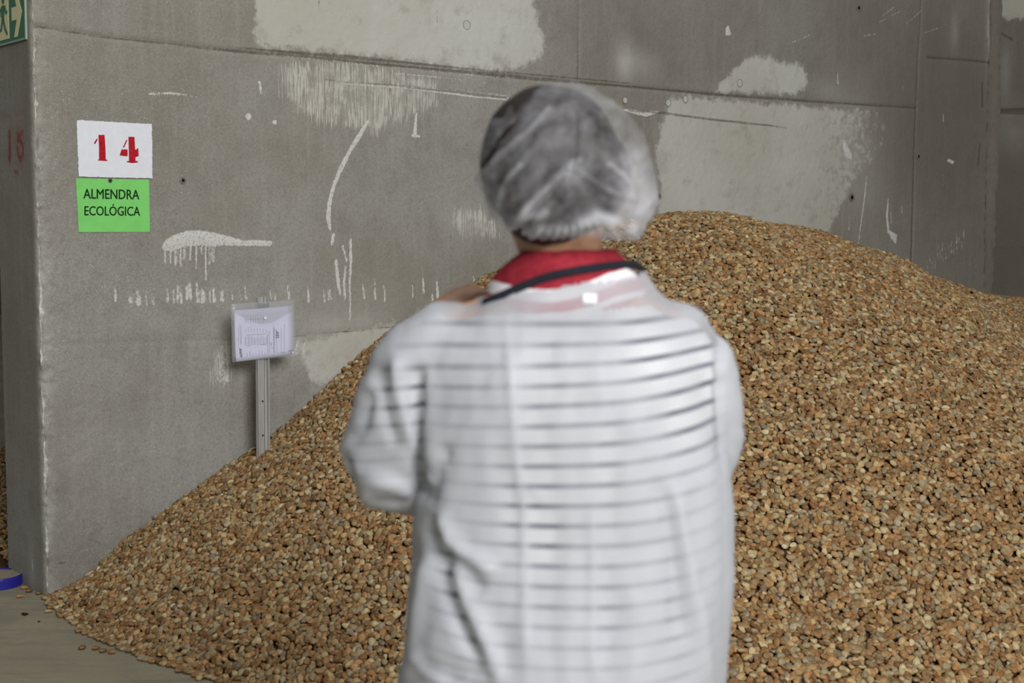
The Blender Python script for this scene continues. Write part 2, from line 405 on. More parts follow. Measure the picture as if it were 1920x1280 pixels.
LJ = W((90, 648), (260, 641), (420, 637), (560, 630), (700, 617), (745, 612)); mk.stroke('line', LJ[2:], 0.6 * k)
mk.stroke('line', W((1842, 155), (1842, 200)), 3 * kf); mk.stroke('line', W((1838, 270), (1834, 310)), 2.2 * kf)
mk.stroke('line', W((110, 1056), (123, 1055)), 1.2 * k)
mk.stroke('line', W((818, 12), (821, 66)), 0.5 * k); mk.stroke('line', W((598, 0), (597, 18)), .5 * k)
# soft brown: dirt low on the near end, dirt plus painted light falloff far off
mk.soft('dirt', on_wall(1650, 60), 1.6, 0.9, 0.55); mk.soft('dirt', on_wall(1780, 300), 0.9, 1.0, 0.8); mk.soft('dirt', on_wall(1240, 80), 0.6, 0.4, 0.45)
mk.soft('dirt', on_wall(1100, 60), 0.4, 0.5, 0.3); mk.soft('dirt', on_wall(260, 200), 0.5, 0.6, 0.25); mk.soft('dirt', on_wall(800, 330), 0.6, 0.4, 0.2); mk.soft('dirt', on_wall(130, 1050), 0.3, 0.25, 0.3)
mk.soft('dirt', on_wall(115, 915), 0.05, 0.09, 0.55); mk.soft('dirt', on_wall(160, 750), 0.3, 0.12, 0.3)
mk.speck += 0.10 + 0.60 * np.exp(-((U - 0.25) / 0.55) ** 2) * (0.55 + 0.45 * np.exp(-((Z - 1.35) / 0.55) ** 2)) + 0.30 * np.exp(-((U - 1.8) / 0.8) ** 2 - ((Z - 1.6) / 0.4) ** 2)
mk.speck *= np.clip(1.25 - U / 3.2, 0.12, 1)
# chipped arris: pale, rough
edge = np.exp(-(U / (0.042 + 0.030 * vnoise(Z * 9, Z * 0, 5))) ** 2)
mk.light += edge * np.clip(0.55 + 0.6 * fbm(U * 40, Z * 40, 15, 3), 0, 1); mk.speck += 0.5 * edge
# relief
jd = seg_dist(U, Z, JO); relief = -0.007 * np.exp(-(jd / 0.009) ** 2)
zj = np.interp(U, [p[0] for p in JO], [p[1] for p in JO]); relief += np.where(Z > zj, 0.004, 0.0) * np.clip(1 - np.abs(U - 2.6) / 3.0, 0, 1)
relief += -0.004 * np.exp(-(seg_dist(U, Z, VJ) / 0.008) ** 2) - 0.006 * np.exp(-(seg_dist(U, Z, VJ2) / 0.010) ** 2) - 0.005 * np.exp(-(seg_dist(U, Z, HJ2) / 0.010) ** 2) - 0.0025 * np.exp(-(seg_dist(U, Z, LJ) / 0.008) ** 2)
relief += 0.0015 * fbm(U * 5, Z * 5, 3) + 0.0008 * vnoise(U * 60, Z * 60, 4)
relief += np.clip(mk.white, 0, 0.02) * 0.12
bite = np.exp(-(U / 0.022) ** 2)
cr = vnoise(Z * 28, Z * 0 + 2, 8) * 0.5 + vnoise(Z * 75, Z * 0 + 9, 9) * 0.4
relief -= bite * (0.012 + 0.013 * cr) + np.exp(-(U / 0.055) ** 2) * 0.009 * np.abs(vnoise(U * 50, Z * 38, 21)) + np.exp(-(U / 0.4) ** 2) * 0.0012 * vnoise(U * 70, Z * 70, 22)
shift = np.exp(-(U / 0.012) ** 2) * (0.010 + 0.010 * cr)
P = C0 + DW * (U + shift)[..., None] + NW * relief[..., None]; P[..., 2] = Z
mk.white = np.maximum(mk.white, 0.001 + 0.017 * vnoise(Z * 14, Z * 0 + 3, 16) + 0.010 * vnoise(Z * 45, U * 30, 17) - U)
m1, q1 = mk.put(None)
n, m = U.shape
idx = np.arange(n * m).reshape(n, m)
F1 = np.stack([idx[:-1, :-1], idx[1:, :-1], idx[1:, 1:], idx[:-1, 1:]], -1).reshape(-1, 4)
# end face
ss = np.concatenate([np.linspace(0, 0.05, 9), np.arange(0.058, T_W, 0.009), [T_W]])
SS, ZZ = np.meshgrid(ss, zs, indexing='ij')
me_ = Marks(SS, ZZ)
def E(*pts): return [on_end(x, y) for x, y in pts]
me_.soft('dirt', (0.25, 1.6), 0.5, 3.0, 0.30); me_.soft('light', on_end(60, 1060), 0.03, 0.12, 0.5)  # broad brown darkening over the whole end face
me_.stroke('white', E((60, 1050), (61, 1068)), [0.004, 0.005])
def redstroke(pts, r, a=0.9, halo=0.35):
    p = E(*pts); d = seg_dist(SS, ZZ, p)
    me_.red += a * np.clip(1.3 - d / r, 0, 1) + halo * np.exp(-(d / 0.045) ** 2) * 0.35
redstroke([(18, 248), (18, 297)], 0.015); redstroke([(17, 297), (18, 306)], 0.006, 0.7)
redstroke([(33, 248), (34, 263)], 0.009); redstroke([(33, 262), (42, 246)], 0.008); redstroke([(37, 262), (43, 272), (43, 290), (38, 300)], 0.009); redstroke([(33, 278), (34, 290), (38, 299)], 0.011)
redstroke([(28, 322), (33, 324)], 0.010, 0.8, 0.1); redstroke([(0, 216), (20, 219)], 0.016, 0.18, 0); redstroke([(30, 212), (48, 210)], 0.018, 0.18, 0)
redstroke([(12, 905), (26, 900)], 0.04, 0.12, 0.05)
ee = np.exp(-(SS / 0.02) ** 2)
Pe = C0 - NW * (SS + np.exp(-(SS / 0.012) ** 2) * (0.011 + 0.010 * (vnoise(ZZ * 28, ZZ * 0 + 2, 8) * 0.5 + vnoise(ZZ * 75, ZZ * 0 + 9, 9) * 0.4)))[..., None] + DW * (np.exp(-(SS / 0.02) ** 2) * (0.010 + 0.010 * (vnoise(ZZ * 28, ZZ * 0 + 2, 8) * 0.5 + vnoise(ZZ * 75, ZZ * 0 + 9, 9) * 0.4)) + 0.001 * fbm(SS * 6, ZZ * 6, 12))[..., None]
Pe[..., 2] = ZZ; Pe[0] = P[0]
m2, q2 = me_.put(None)
ne, mE = SS.shape
ie = np.arange(ne * mE).reshape(ne, mE) + n * m
F2 = np.stack([ie[:-1, :-1], ie[:-1, 1:], ie[1:, 1:], ie[1:, :-1]], -1).reshape(-1, 4)
# back, top, upper extension
top = 4.6
ex = [bay(0, 0, Z_TOP), bay(U_C, 0, Z_TOP), bay(U_C, -T_W, Z_TOP), bay(0, -T_W, Z_TOP), bay(0, 0, top), bay(U_C, 0, top), bay(U_C, -T_W, top), bay(0, -T_W, top), bay(0, -T_W, 0), bay(U_C, -T_W, 0)]
b0 = n * m + ne * mE
F3 = np.array([[0, 1, 5, 4], [3, 0, 4, 7], [2, 3, 7, 6], [4, 5, 6, 7], [3, 2, 9, 8]]) + b0
zero_m = np.tile([-0.3, -0.1, -0.1, -0.3], (len(ex), 1)); zero_q = np.tile([0.1, 0.2, 0, 0], (len(ex), 1))
wall = np_mesh('wall_left', np.concatenate([P.reshape(-1, 3), Pe.reshape(-1, 3), np.array(ex)]), np.concatenate([F1, F2, F3]), M_WALL, True)
attr4(wall, 'marks', np.concatenate([m1, m2, zero_m])); attr4(wall, 'tints', np.concatenate([q1, q2, zero_q]))
tag(wall, 'grey concrete partition wall with pale cement patches and white scrapes', kind='structure')

# perpendicular wall at the far right
vs = np.concatenate([np.arange(0, 0.6, 0.012), np.arange(0.6, 7.0, 0.05)]); zb = np.arange(0, Z_TOP + 0.001, 0.012)
V2, Z2 = np.meshgrid(vs, zb, indexing='ij')
mb = Marks(V2, Z2)
def on_side(px, py):
    r = ray(px, py); o = bay(U_C, 0); t = ((o - CAMP) @ DW) / (r @ DW); Q = CAMP + r * t
    return (Q - o) @ NW, Q[2]
def R_(*p): return [on_side(x, y) for x, y in p]
mb.stroke('line', R_((1866, 209), (1895, 209), (1940, 209)), [0.014, 0.018, 0.022]); mb.stroke('line', [R_((1940, 209))[0], (6.9, R_((1940, 209))[0][1])], 0.02)
mb.poly('pale', R_((1873, -60), (1875, 28), (1890, 36), (1960, 36), (1960, -60)))
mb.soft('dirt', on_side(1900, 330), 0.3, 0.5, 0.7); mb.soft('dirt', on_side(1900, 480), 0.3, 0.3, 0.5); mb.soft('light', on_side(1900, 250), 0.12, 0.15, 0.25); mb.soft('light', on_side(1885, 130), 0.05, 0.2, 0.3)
mb.dirt += 0.35  # even darkening of this wall: stains plus light falloff put into the colour
mb.stroke('line', R_((1872, 60), (1898, 75)), .008); mb.stroke('line', R_((1870, 465), (1920, 465)), 0.004)
rel = -0.012 * np.exp(-((Z2 - R_((1900, 209))[0][1]) / 0.02) ** 2) + 0.004 * fbm(V2 * 5, Z2 * 5, 31)
Pb = bay(U_C, 0) + NW * V2[..., None] - DW * rel[..., None]; Pb[..., 2] = Z2
m3, q3 = mb.put(None); nb_, mb_ = V2.shape
ib = np.arange(nb_ * mb_).reshape(nb_, mb_)
Fb = np.stack([ib[:-1, :-1], ib[1:, :-1], ib[1:, 1:], ib[:-1, 1:]], -1).reshape(-1, 4)
exb = [bay(U_C, -26, 0), bay(U_C, 7, 0), bay(U_C + 0.3, 7, 0), bay(U_C + 0.3, -26, 0)]; exb += [p + np.array([0, 0, top]) for p in exb]; exb += [bay(U_C, 0, Z_TOP), bay(U_C, 7, Z_TOP), bay(U_C, 0, top), bay(U_C, 0, 0)]
Fx = np.array([[8, 9, 5, 10], [0, 11, 10, 4], [1, 2, 6, 5], [2, 3, 7, 6], [3, 0, 4, 7], [4, 5, 6, 7]]) + nb_ * mb_
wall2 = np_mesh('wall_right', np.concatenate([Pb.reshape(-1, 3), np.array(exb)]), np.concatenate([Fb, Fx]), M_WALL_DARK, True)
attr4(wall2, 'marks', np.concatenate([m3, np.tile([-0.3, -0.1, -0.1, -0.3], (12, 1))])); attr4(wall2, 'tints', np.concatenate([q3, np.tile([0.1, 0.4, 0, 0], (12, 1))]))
tag(wall2, 'dark stained concrete wall closing the bay at the far right', kind='structure')
# rough mortar strip in the inner corner
zc = np.arange(0.6, Z_TOP, 0.012); ac = np.linspace(0, 1, 9)
AC, ZC = np.meshgrid(ac, zc, indexing='ij')
wd = 0.055 + 0.012 * vnoise(ZC * 5, ZC * 0, 40)
uu = -wd * (1 - AC) ** 1.6 + 0.003 * vnoise(AC * 8, ZC * 30, 41); vv = wd * AC ** 1.6 + 0.004 * vnoise(AC * 8 + 5, ZC * 34, 42)
Pc = bay(U_C, 0) + DW * uu[..., None] + NW * (vv + 0.002)[..., None]; Pc[..., 2] = ZC
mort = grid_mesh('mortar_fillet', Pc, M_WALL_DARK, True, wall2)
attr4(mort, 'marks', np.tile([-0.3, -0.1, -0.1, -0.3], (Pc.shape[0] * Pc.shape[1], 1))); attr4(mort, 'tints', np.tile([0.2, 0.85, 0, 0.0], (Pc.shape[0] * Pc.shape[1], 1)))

# ------------------------------------------------------------------ floor
t = NT('dusty_concrete_floor'); co = t.coords()
b_ = t.mix(t.step(t.noise(co, 1.4, 6, 0.65, 0.6), 0.35, 0.68), lin(136, 132, 116), lin(160, 150, 124))
b_ = t.mix(t.step(t.noise(t.coords((1.2, 7, 1), (0, 0, 0.15)), 2.2, 6, 0.7), 0.45, 0.72, 0, 0.45), b_, lin(112, 107, 94))
b_ = t.mix(t.step(t.noise(co, 70, 5, 0.7), 0.5, 0.75, 0, 0.3), b_, lin(100, 95, 82))
b_ = t.mix(t.step(t.noise(co, 5, 5, 0.6), 0.55, 0.8, 0, 0.35), b_, lin(178, 170, 148))
t.bump(t.math('ADD', t.noise(co, 60, 5, 0.6), t.noise(co, 400, 2)), 0.25, 0.004)
M_FLOOR = t.base(b_, 0.8, 0.25)
fx = np.linspace(-20, 10, 90); fy = np.linspace(-8, 32, 100)
FX, FY = np.meshgrid(fx, fy, indexing='ij')
floor = grid_mesh('floor', np.stack([FX, FY, np.zeros_like(FX)], -1), M_FLOOR)
tag(floor, 'dusty grey concrete floor', kind='structure')

# ------------------------------------------------------------------ almonds: shape and material
t = NT('almond_shell'); oi = t.node('ShaderNodeObjectInfo'); rnd = oi.outputs['Random']
ramp = t.node('ShaderNodeValToRGB'); ramp.color_ramp.interpolation = 'CONSTANT'
cols = [(0, (178, 122, 76)), (0.14, (196, 148, 100)), (0.28, (162, 106, 62)), (0.40, (206, 170, 122)), (0.52, (188, 132, 84)), (0.62, (214, 186, 142)), (0.71, (172, 146, 112)), (0.79, (150, 96, 56)), (0.86, (188, 168, 138)), (0.92, (204, 140, 88)), (0.965, (224, 202, 160))]
el = ramp.color_ramp.elements
el[0].position, el[0].color = 0, lin(*cols[0][1]); el[1].position, el[1].color = cols[1][0], lin(*cols[1][1])
for p, c in cols[2:]:
    e = el.new(p); e.color = lin(*c)
t.link(rnd, ramp.inputs[0])
wn = t.node('ShaderNodeTexWhiteNoise', noise_dimensions='1D'); t.link(t.math('MULTIPLY', rnd, 917.3), wn.inputs['W'])
hsv = t.node('ShaderNodeHueSaturation'); t.link(ramp.outputs[0], hsv.inputs['Color'])
t.link(t.step(wn.outputs[0], 0, 1, 0.40, 0.85), hsv.inputs['Value'])
hsv.inputs['Saturation'].default_value = 0.96; hsv.inputs['Hue'].default_value = 0.5155
co = t.coords()
shell = t.mix(t.step(t.noise(t.coords((1, 1, 0.35)), 260, 4, 0.65), 0.42, 0.72, 0, 0.45), hsv.outputs[0], lin(112, 78, 50))
shell = t.mix(t.step(t.noise(co, 95, 3), 0.5, 0.75, 0, 0.35), shell, lin(206, 184, 150))
pits = t.voro(t.coords((1, 1, 0.6)), 420)
shell = t.mix(t.step(pits, 0.12, 0.32, 0.5, 0.0), shell, lin(84, 58, 38))
t.bump(t.math('ADD', pits, t.noise(co, 300, 3)), 0.35, 0.0012)
M_ALM = t.base(shell, 0.72, 0.25)
M_HULL = plain('dry_almond_hull', lin(120, 92, 62), 0.85, 0.15, var=0.4, scale=90)

def almond_mesh(name, L, Wd, T, point, round_, seed, nr=11, ns=12):
    r = np.random.default_rng(seed); V = [(0, 0, 0.0)]
    ph = r.random(4) * 6.28
    for i in range(1, nr):
        a = i / nr; x = -math.cos(math.pi * a)                       # -1 blunt end .. 1 pointed tip
        prof = (1 - x * x) ** (0.58 + 0.34 * max(0, x) * point) * (1 - 0.20 * x * round_)
        for j in range(ns):
            th = 2 * math.pi * j / ns; c, s = math.cos(th), math.sin(th)
            keel = 1 + 0.09 * max(0, c) ** 6
            wob = 1 + 0.03 * math.sin(3 * th + ph[0] + 4 * x) + 0.025 * math.sin(2 * th + ph[1] - 5 * x)
            V.append((c * Wd / 2 * prof * keel * wob, s * T / 2 * prof * wob, (x + 1) / 2 * L + 0.0))
    V[0] = (0, 0, 0); V.append((0, 0, L))
    V = np.array(V); V[:, 2] -= L / 2; V[:, 0] += 0.06 * Wd * np.sin((V[:, 2] / L + 0.5) * math.pi)
    F = []
    for j in range(ns): F.append((0, 1 + (j + 1) % ns, 1 + j))
    for i in range(nr - 2):
        for j in range(ns):
            a = 1 + i * ns + j; b = 1 + i * ns + (j + 1) % ns; F.append((a, b, b + ns, a + ns))
    e = len(V) - 1; o = 1 + (nr - 2) * ns
    for j in range(ns): F.append((o + j, o + (j + 1) % ns, e))
    me = bpy.data.meshes.new(name); me.from_pydata([tuple(v) for v in V], [], F); me.update()
    me.polygons.foreach_set('use_smooth', [True] * len(me.polygons)); me.materials.append(M_ALM)
    return me
def hull_mesh(name, L, Wd, seed):
    """open, curled half of a shell or hull"""
    r = np.random.default_rng(seed); n_, m_ = 8, 8; V = []
    for k in (0, 1):
        for i in range(n_):
            for j in range(m_):
                x = -1 + 2 * i / (n_ - 1); y = -1 + 2 * j / (m_ - 1)
                p = math.sqrt(max(0.02, 1 - x * x * 0.95)); sc = 1 - 0.14 * k
                V.append((y * Wd / 2 * p * sc, (0.30 * Wd * (1 - y * y) * p - 0.1 * Wd) * sc + 0.05 * Wd * math.sin(4 * x + seed) - 0.0007 * k, x * L / 2 * sc))
    F = []; q = n_ * m_
    for i in range(n_ - 1):
        for j in range(m_ - 1):
            a = i * m_ + j; F.append((a, a + 1, a + m_ + 1, a + m_)); F.append((q + a, q + a + m_, q + a + m_ + 1, q + a + 1))
    rim = [j for j in range(m_)] + [i * m_ + m_ - 1 for i in range(1, n_)] + [(n_ - 1) * m_ + j for j in range(m_ - 2, -1, -1)] + [i * m_ for i in range(n_ - 2, 0, -1)]
    for a, b in zip(rim, rim[1:] + rim[:1]): F.append((a, q + a, q + b, b))
    me = bpy.data.meshes.new(name); me.from_pydata(V, [], F); me.update()
    me.polygons.foreach_set('use_smooth', [True] * len(me.polygons)); me.materials.append(M_ALM)
    return me
KINDS = [almond_mesh('almond_shell_%s' % n_, *a) for n_, a in zip(('long', 'plump', 'teardrop', 'flat', 'round', 'small', 'slim'), (
    (0.0325, 0.0215, 0.0150, 1.0, 0.8, 1), (0.0285, 0.0225, 0.0165, 0.7, 0.5, 2), (0.0305, 0.0225, 0.0140, 1.5, 1.1, 3), (0.0300, 0.0215, 0.0125, 1.0, 0.6, 4),
    (0.0255, 0.0215, 0.0165, 0.5, 0.4, 5), (0.0255, 0.0185, 0.0135, 1.0, 0.8, 6), (0.0330, 0.0180, 0.0130, 1.2, 0.6, 7)))]
KINDS += [hull_mesh('open_shell', 0.029, 0.021, 1), hull_mesh('curled_hull', 0.035, 0.016, 2)]
KP = np.array([0.17, 0.19, 0.18, 0.16, 0.12, 0.09, 0.065, 0.018, 0.007])

# ------------------------------------------------------------------ the heap as a height field in bay coordinates (u along the wall, v out of it)
contact = [(95, 1112), (150, 1082), (190, 1048), (230, 1010), (280, 970), (330, 935), (400, 890), (440, 862), (485, 832), (530, 795), (570, 760), (610, 722), (640, 692), (690, 650), (740, 606), (790, 578)]
crest_right = [(1440, 405), (1500, 422), (1560, 440), (1640, 470), (1700, 493), (1780, 520), (1850, 541)]
CL = np.array([on_wall(*p) for p in contact]); CR = np.array([on_wall(*p, 0.6) for p in crest_right])
UA, VA, H0, SL, CC = 2.861, 0.681, 1.478, 0.645, 0.689
def sstep(x): x = np.clip(x, 0, 1); return x * x * (3 - 2 * x)
def drop(r): return SL * (np.sqrt(r * r + CC * CC) - CC)
RES_U = np.concatenate([[-0.5], CL[:, 0], [2.4]])
RES_H = np.concatenate([[0.0], CL[:, 1] - 0.012 - (H0 - drop(np.hypot(CL[:, 0] - UA, VA))), [0.0]])
RU = np.concatenate([[UA], CR[:, 0], [9.0]]); RH = np.concatenate([[H0 - .005], CR[:, 1] - np.array([.030, .07, .10, .12, .105, .085, .04]), [0.45]])
def heap(u, v):
    h = H0 - drop(np.hypot(u - UA, v - VA)) + np.interp(u, RES_U, RES_H) * np.exp(-(v / 0.5) ** 2)
    g = np.interp(u, RU, RH) - drop(np.maximum(v - VA, 0)) * 0.97 - 0.05 * np.maximum(VA - v, 0)
    g = g + 0.0 * u
    wr = sstep((u - UA) / 1.0)
    h = h * (1 - wr) + np.maximum(g, h) * wr
    h = h - 0.17 * sstep((v - 1.2) / 1.8) * sstep((u - 0.7) / 1.0)
    h = h + 0.030 * fbm(u * 1.7, v * 1.7, 51, 3) * np.clip(h / 0.3, 0, 1) * np.clip(v / 0.5, 0, 1) + 0.008 * vnoise(u * 7, v * 7, 55)
    sc = seg_dist(u, v, [(5.0, 1.6), (4.2, 2.4), (3.4, 3.0)])          # shallow slide scar
    h = h - 0.030 * np.exp(-(sc / 0.15) ** 2) + 0.015 * np.exp(-((sc - 0.3) / 0.15) ** 2)
    return h + 0.020 * np.clip(1 - np.abs(h) / 0.25, 0, 1) * np.clip(2 - u, 0, 1) * np.clip(v / 0.3, 0, 1)

def heap_plan():
    """hidden bulk of the heap, a closed brown mound just under the nuts"""
    gu = np.arange(-0.5, U_C + 0.01, 0.05); gv = np.arange(0.0, 5.2, 0.05)
    A, B = np.meshgrid(gu, gv, indexing='ij'); h = np.maximum(heap(A, B) - 0.016, -0.03)
    P = C0 + DW * A[..., None] + NW * (B + 0.004)[..., None]; P[..., 2] = h
    return grid_mesh('heap_core', P, M_CORE)
M_CORE = plain('almond_dust', lin(84, 60, 40), 0.95, 0.1, var=0.5, scale=120)

def scatter(space, layers, plan, keep):
    """points on a height field: jittered triangular lattice, several layers deep"""
    out = []
    u0, u1, v0, v1 = plan
    for dz, sp, tilt in layers:
        nu = int((u1 - u0) / sp); nv = int((v1 - v0) / (sp * 0.87))
        a, b = np.meshgrid(np.arange(nu), np.arange(nv), indexing='ij')
        u = u0 + (a + 0.5 * (b & 1)) * sp + RNG.normal(0, sp * 0.24, a.shape); v = v0 + b * sp * 0.87 + RNG.normal(0, sp * 0.24, a.shape)
        u, v = u.ravel(), v.ravel()
        h = heap_fn(u, v); ok = keep(u, v, h)
        u, v, h = u[ok], v[ok], h[ok]; e = 0.004
        gu = (heap_fn(u + e, v) - heap_fn(u - e, v)) / (2 * e); gv = (heap_fn(u, v + e) - heap_fn(u, v - e)) / (2 * e)
        z = np.maximum(h + dz + RNG.normal(0, 0.0028, len(u)), 0.0072)
        flat = (h < 0.012)
        gu = np.where(flat, 0, np.clip(gu, -.7, .7)); gv = np.where(flat, 0, np.clip(gv, -.7, .7))
        out.append(np.stack([u, v, z, gu, gv, np.full(len(u), tilt) * np.where(flat, 0.25, 1)], 1))
    return np.concatenate(out)
heap_fn = heap
def visible_plan(u, v, h):
    ok = (h > -0.020) & (v > 0.008)
    P = C0 + DW * u[:, None] + NW * v[:, None]; P = P + np.array([0, 0, 1.0]) * np.maximum(h, 0)[:, None]
    x, y, d = project(P)
    return ok & (d > 1) & (x > -700) & (x < 2450) & (y < 1750) & (u < U_C - 0.01)
PTS = scatter(heap, ((0.0045, 0.0206, 0.33), (-0.0060, 0.0216, 0.5)), (-0.35, U_C, 0.0, 4.6), visible_plan)
# ragged toe: nuts thin out where the heap runs onto the floor
thin = np.clip((heap(PTS[:, 0], PTS[:, 1]) + 0.020) / 0.016 + 0.5 * vnoise(PTS[:, 0] * 14, PTS[:, 1] * 14, 77), 0.05, 1)
PTS = PTS[RNG.random(len(PTS)) < thin]

def orient(gu, gv, tilt, yaw, t1, t2):
    """euler angles: nut axis (local z) lies in the slope, its flat side (local y) up, plus tilt"""
    nrm = -DW[None] * gu[:, None] - NW[None] * gv[:, None] + np.array([0, 0, 1.0]); nrm /= np.linalg.norm(nrm, axis=1)[:, None]
    ax = np.stack([np.cos(yaw), np.sin(yaw), np.zeros_like(yaw)], 1); ax -= nrm * (ax * nrm).sum(1)[:, None]; ax /= np.linalg.norm(ax, axis=1)[:, None]
    sd = np.cross(nrm, ax)
    a1 = (t1 * tilt)[:, None]; a2 = (t2 * tilt)[:, None]
    ax2 = ax * np.cos(a1) + nrm * np.sin(a1); n2 = nrm * np.cos(a1) - ax * np.sin(a1)
    n3 = n2 * np.cos(a2) + sd * np.sin(a2); sd3 = np.cross(n3, ax2)
    # columns: x = side, y = normal, z = axis
    R = np.stack([sd3 * -1, n3, ax2], -1)
    det = np.linalg.det(R); R[..., 0] *= np.sign(det)[:, None]
    sy = np.sqrt(R[:, 0, 0] ** 2 + R[:, 1, 0] ** 2)
    return np.stack([np.arctan2(R[:, 2, 1], R[:, 2, 2]), np.arctan2(-R[:, 2, 0], sy), np.arctan2(R[:, 1, 0], R[:, 0, 0])], 1)
def dress(PT):
    n = len(PT)
    rot = orient(PT[:, 3], PT[:, 4], PT[:, 5], RNG.random(n) * 6.283, RNG.normal(0, 1, n), RNG.normal(0, 1.25, n))
    kind = RNG.choice(len(KINDS), n, p=KP / KP.sum()); scl = np.clip(RNG.normal(1.0, 0.09, n), 0.78, 1.28)
    P = C0 + DW * PT[:, :1] + NW * PT[:, 1:2]; P = P.copy(); P[:, 2] = PT[:, 2]
    return P, rot, kind, scl
PW, PR, PK, PS = dress(PTS)
# nuts nearest the camera become objects of their own
px, py, pd = project(PW)
near = (px > 6) & (px < 1912) & (py > 1190) & (py < 1272) & ~((px > 735) & (px < 1375)) & (PTS[:, 2] - np.maximum(heap(PTS[:, 0], PTS[:, 1]), 0) > -0.001) & (PK < 7)
cand = np.where(near)[0]; cand = cand[np.argsort(pd[cand])][:276]
rest = np.ones(len(PW), bool); rest[cand] = False

def nut_cloud(name, P, rot, kind, scl, label):
    me = bpy.data.meshes.new(name); me.vertices.add(len(P)); me.vertices.foreach_set('co', np.asarray(P, np.float32).ravel())
    a = me.attributes.new('rot', 'FLOAT_VECTOR', 'POINT'); a.data.foreach_set('vector', np.asarray(rot, np.float32).ravel())
    a = me.attributes.new('scl', 'FLOAT', 'POINT'); a.data.foreach_set('value', np.asarray(scl, np.float32))
    a = me.attributes.new('shape', 'INT', 'POINT'); a.data.foreach_set('value', np.asarray(kind, np.int32))
    o = bpy.data.objects.new(name, me); C.objects.link(o)
    g = bpy.data.node_groups.new('nut_scatter', 'GeometryNodeTree')
    g.interface.new_socket('Geometry', in_out='INPUT', socket_type='NodeSocketGeometry'); g.interface.new_socket('Geometry', in_out='OUTPUT', socket_type='NodeSocketGeometry')
    N, L = g.nodes, g.links
    gi = N.new('NodeGroupInput'); go = N.new('NodeGroupOutput'); iop = N.new('GeometryNodeInstanceOnPoints'); jn = N.new('GeometryNodeJoinGeometry')
    for k in reversed(range(len(SRC))):
        oi = N.new('GeometryNodeObjectInfo'); oi.inputs['Object'].default_value = SRC[k]; oi.transform_space = 'ORIGINAL'
        gt = N.new('GeometryNodeGeometryToInstance'); L.new(oi.outputs['Geometry'], gt.inputs[0]); L.new(gt.outputs[0], jn.inputs[0])
    def named(nm, ty):
        q = N.new('GeometryNodeInputNamedAttribute'); q.data_type = ty; q.inputs['Name'].default_value = nm
        return [s for s in q.outputs if s.enabled and s.name == 'Attribute'][0]
    er = N.new('FunctionNodeEulerToRotation'); L.new(named('rot', 'FLOAT_VECTOR'), er.inputs[0]); L.new(er.outputs[0], iop.inputs['Rotation'])
    L.new(named('scl', 'FLOAT'), iop.inputs['Scale']); L.new(named('shape', 'INT'), iop.inputs['Instance Index'])
    iop.inputs['Pick Instance'].default_value = True
    L.new(gi.outputs[0], iop.inputs['Points']); L.new(jn.outputs[0], iop.inputs['Instance']); L.new(iop.outputs[0], go.inputs[0])
    md = o.modifiers.new('nut_scatter', 'NODES'); md.node_group = g
    return tag(o, label, 'almonds', kind='stuff')

GRP = 'almonds in their shells on the front edge of the heap'
NUTS = []
def add_nut(P, rot, kind, scl, label, group=GRP):
    o = bpy.data.objects.new('almond', KINDS[kind]); C.objects.link(o)
    o.location = P; o.rotation_euler = Euler(rot); o.scale = (scl,) * 3
    NUTS.append(o)
    return tag(o, label, 'almond', group)
# one nut of every shape first: they lie near the front edge and also serve the heap as patterns
for i in cand:
    side = 'left of the person' if px[i] < 960 else 'right of the person'
    add_nut(PW[i], PR[i], PK[i], PS[i], ('long', 'plump', 'teardrop', 'flat', 'rounded', 'small', 'slim')[PK[i]] + ' almond in its shell on the near edge of the heap, ' + side)
SRC = []
for k in range(len(KINDS)):
    f = [o for o in NUTS if o.data == KINDS[k]]
    if f: SRC.append(f[0])
    else:
        j = np.where((PK == k) & rest & (px > 1420) & (px < 1880) & (py > 1100) & (py < 1250) & (PTS[:, 2] - heap(PTS[:, 0], PTS[:, 1]) > 0.003))[0][0]; rest[j] = False
        o = add_nut(PW[j], PR[j], k, PS[j], ('cracked open almond half shell lying on the heap, right of the person', 'curled strip of dry almond hull lying on the heap, right of the person')[k - 7], None)
        o.name = ('cracked_shell', 'almond_hull')[k - 7]; o['category'] = ('nutshell', 'hull')[k - 7]
        SRC.append(o)

pile = nut_cloud('almond_heap', PW[rest], PR[rest], PK[rest], PS[rest], 'great sloping heap of brown almonds in their shells against the concrete wall')
core = heap_plan(); core.parent = pile; core['kind'] = 'stuff'

# ------------------------------------------------------------------ loose nuts and crumbs on the floor
def floor_nut(x, y, kind, yaw, label, lift=0.0):
    P = on_floor(x, y, 0.0065 + lift)
    r = orient(np.zeros(1), np.zeros(1), np.ones(1) * 0.12, np.array([yaw]), np.array([0.3]), np.array([0.5]))[0]
    return add_nut(P, r, kind, 1.0, label, None)
floor_nut(38, 1117, 3, 0.2, 'flat pale almond lying alone on the concrete just right of the blue tray')
floor_nut(46, 1101, 0, 0.1, 'long pale almond against the wall end, touching the blue tray')
floor_nut(55, 1107, 1, 0.5, 'plump almond at the wall foot, second from the blue tray')
floor_nut(74, 1111, 2, 0.9, 'small grey almond at the wall foot, nearest the rough wall corner')
floor_nut(91, 1145, 3, 0.3, 'cream almond of a pair in front of the rough wall corner, the nearer one')
floor_nut(95, 1138, 1, 0.8, 'light tan almond of a pair in front of the rough wall corner, the farther one')
floor_nut(155, 1213, 0, 1.2, 'single brown almond out on the floor, farthest from the left edge of the heap')
floor_nut(181, 1214, 2, 0.4, 'orange brown almond on the floor, first of the short row below the heap')
floor_nut(194, 1219, 3, 0.7, 'greyish almond on the floor, second of the short row below the heap')
floor_nut(210, 1221, 1, 2.2, 'round beige almond on the floor, third of the short row below the heap')
floor_nut(365, 1260, 4, 0.4, 'pale round almond standing out at the very front of the heap toe')
